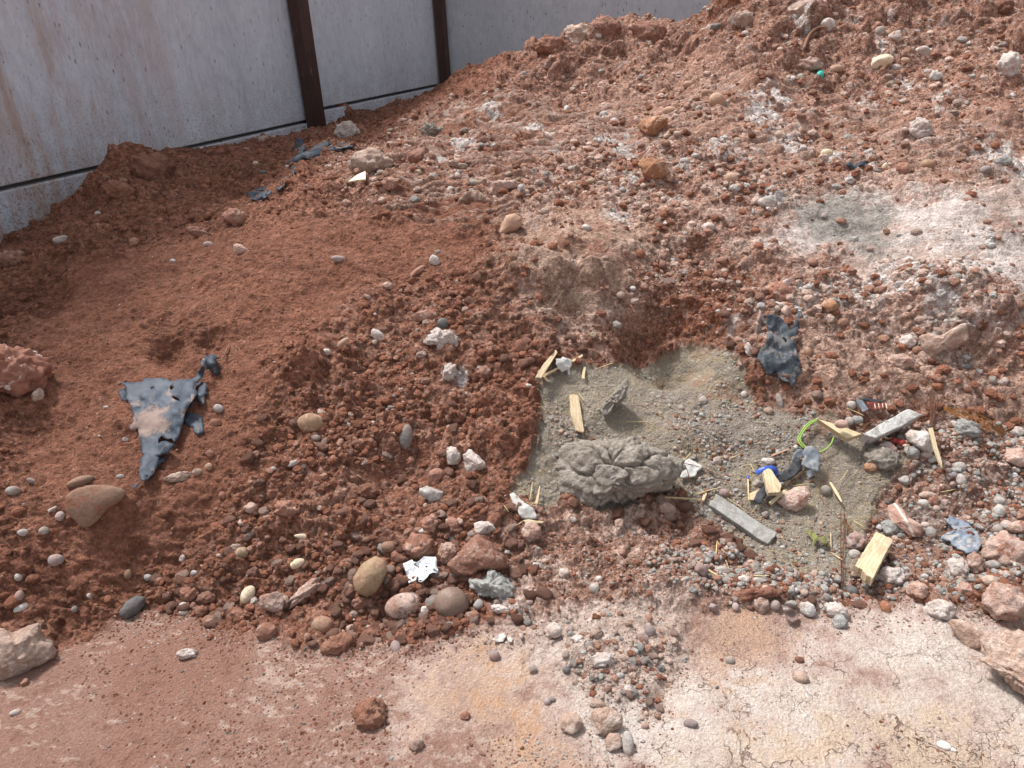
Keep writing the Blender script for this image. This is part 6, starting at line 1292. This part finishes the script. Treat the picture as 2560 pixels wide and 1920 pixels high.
# straws
ST = [('t6', 185, 1515, 360, 1468), ('t6', 5, 1530, 235, 1548), ('t6', 395, 1295, 470, 1262), ('t6', 105, 1315, 165, 1258), ('z2', 1010, 713, 1220, 712), ('z2', 755, 278, 950, 210), ('z2', 1340, 1338, 1660, 1365), ('z2', 1570, 1315, 1659, 1295), ('z2', 212, 1365, 235, 1215), ('z2', 180, 1385, 320, 1390), ('z2', 80, 1590, 200, 1505), ('z2', 620, 470, 665, 540), ('z2', 0, 1405, 40, 1460),
 ('t9', 200, 385, 330, 475), ('t9', 320, 365, 325, 270), ('t9', 325, 262, 372, 335), ('t9', 378, 380, 425, 485), ('t9', 550, 477, 645, 477), ('t9', 590, 450, 605, 380), ('t9', 1028, 305, 1025, 215), ('t9', 1030, 335, 1095, 378), ('z3', 895, 825, 1005, 735), ('z3', 1310, 840, 1380, 745), ('z3', 1430, 1180, 1530, 1240), ('z3', 1240, 1455, 1330, 1520), ('z3', 60, 1530, 260, 1659), ('z3', 235, 1490, 248, 1370), ('z3', 960, 960, 830, 905), ('z3', 1060, 860, 905, 880), ('z3', 340, 985, 520, 1110), ('t6', 1125, 985, 1230, 1030), ('t6', 530, 1325, 562, 1385), ('t6', 1795, 1480, 1700, 1500)]
for tl, a, b2, c, d_ in ST:
    mid = ((a+c)/2+rw.uniform(-4, 4), (b2+d_)/2+rw.uniform(-4, 4)); tube('straw', T(tl, [(a, b2), mid, (c, d_)]), [.0010, .0016, .0012], .012, STRAWM, where_label(hit(G, *[[c_] for c_ in T(tl, [mid])[0]])[1][0], 'thin yellow straw') or 'thin yellow straw lying on the sand or gravel', 'straw', 'straws on the sand', k=5, sn=3)
sp = world_poly(ZONES['sand']); lo, hi = sp.min(0), sp.max(0); Vs, Fs = [], []; cnt = 0
while cnt < 1500:                                             # sawdust and chaff, nobody could count it
    x, y = rw.uniform(lo[0], hi[0]), rw.uniform(lo[1], hi[1])
    if sdist(sp, np.array([x]), np.array([y]))[0] < -.01 or rw.random() > .35+1.3*float(vn(np.array([x*6]), np.array([y*6]), 3)[0]): cnt += .2; continue
    L_ = rw.uniform(.004, .016); an = rw.uniform(0, 3.14); dx, dy = math.cos(an)*L_/2, math.sin(an)*L_/2; z0, z1 = zsurf(x-dx, y-dy)+.002, zsurf(x+dx, y+dy)+.002
    V, Fq = tube_geo([(x-dx, y-dy, z0), (x+dx, y+dy, z1)], rw.uniform(.0005, .0009), 3); s0 = len(Vs); Vs += list(V); Fs += [tuple(a+s0 for a in f) for f in Fq]; cnt += 1
tag(link_mesh('chaff', Vs, Fs, STRAWM, smooth=False), 'fine yellow chaff and sawdust on the sand', 'chaff', kind='stuff')
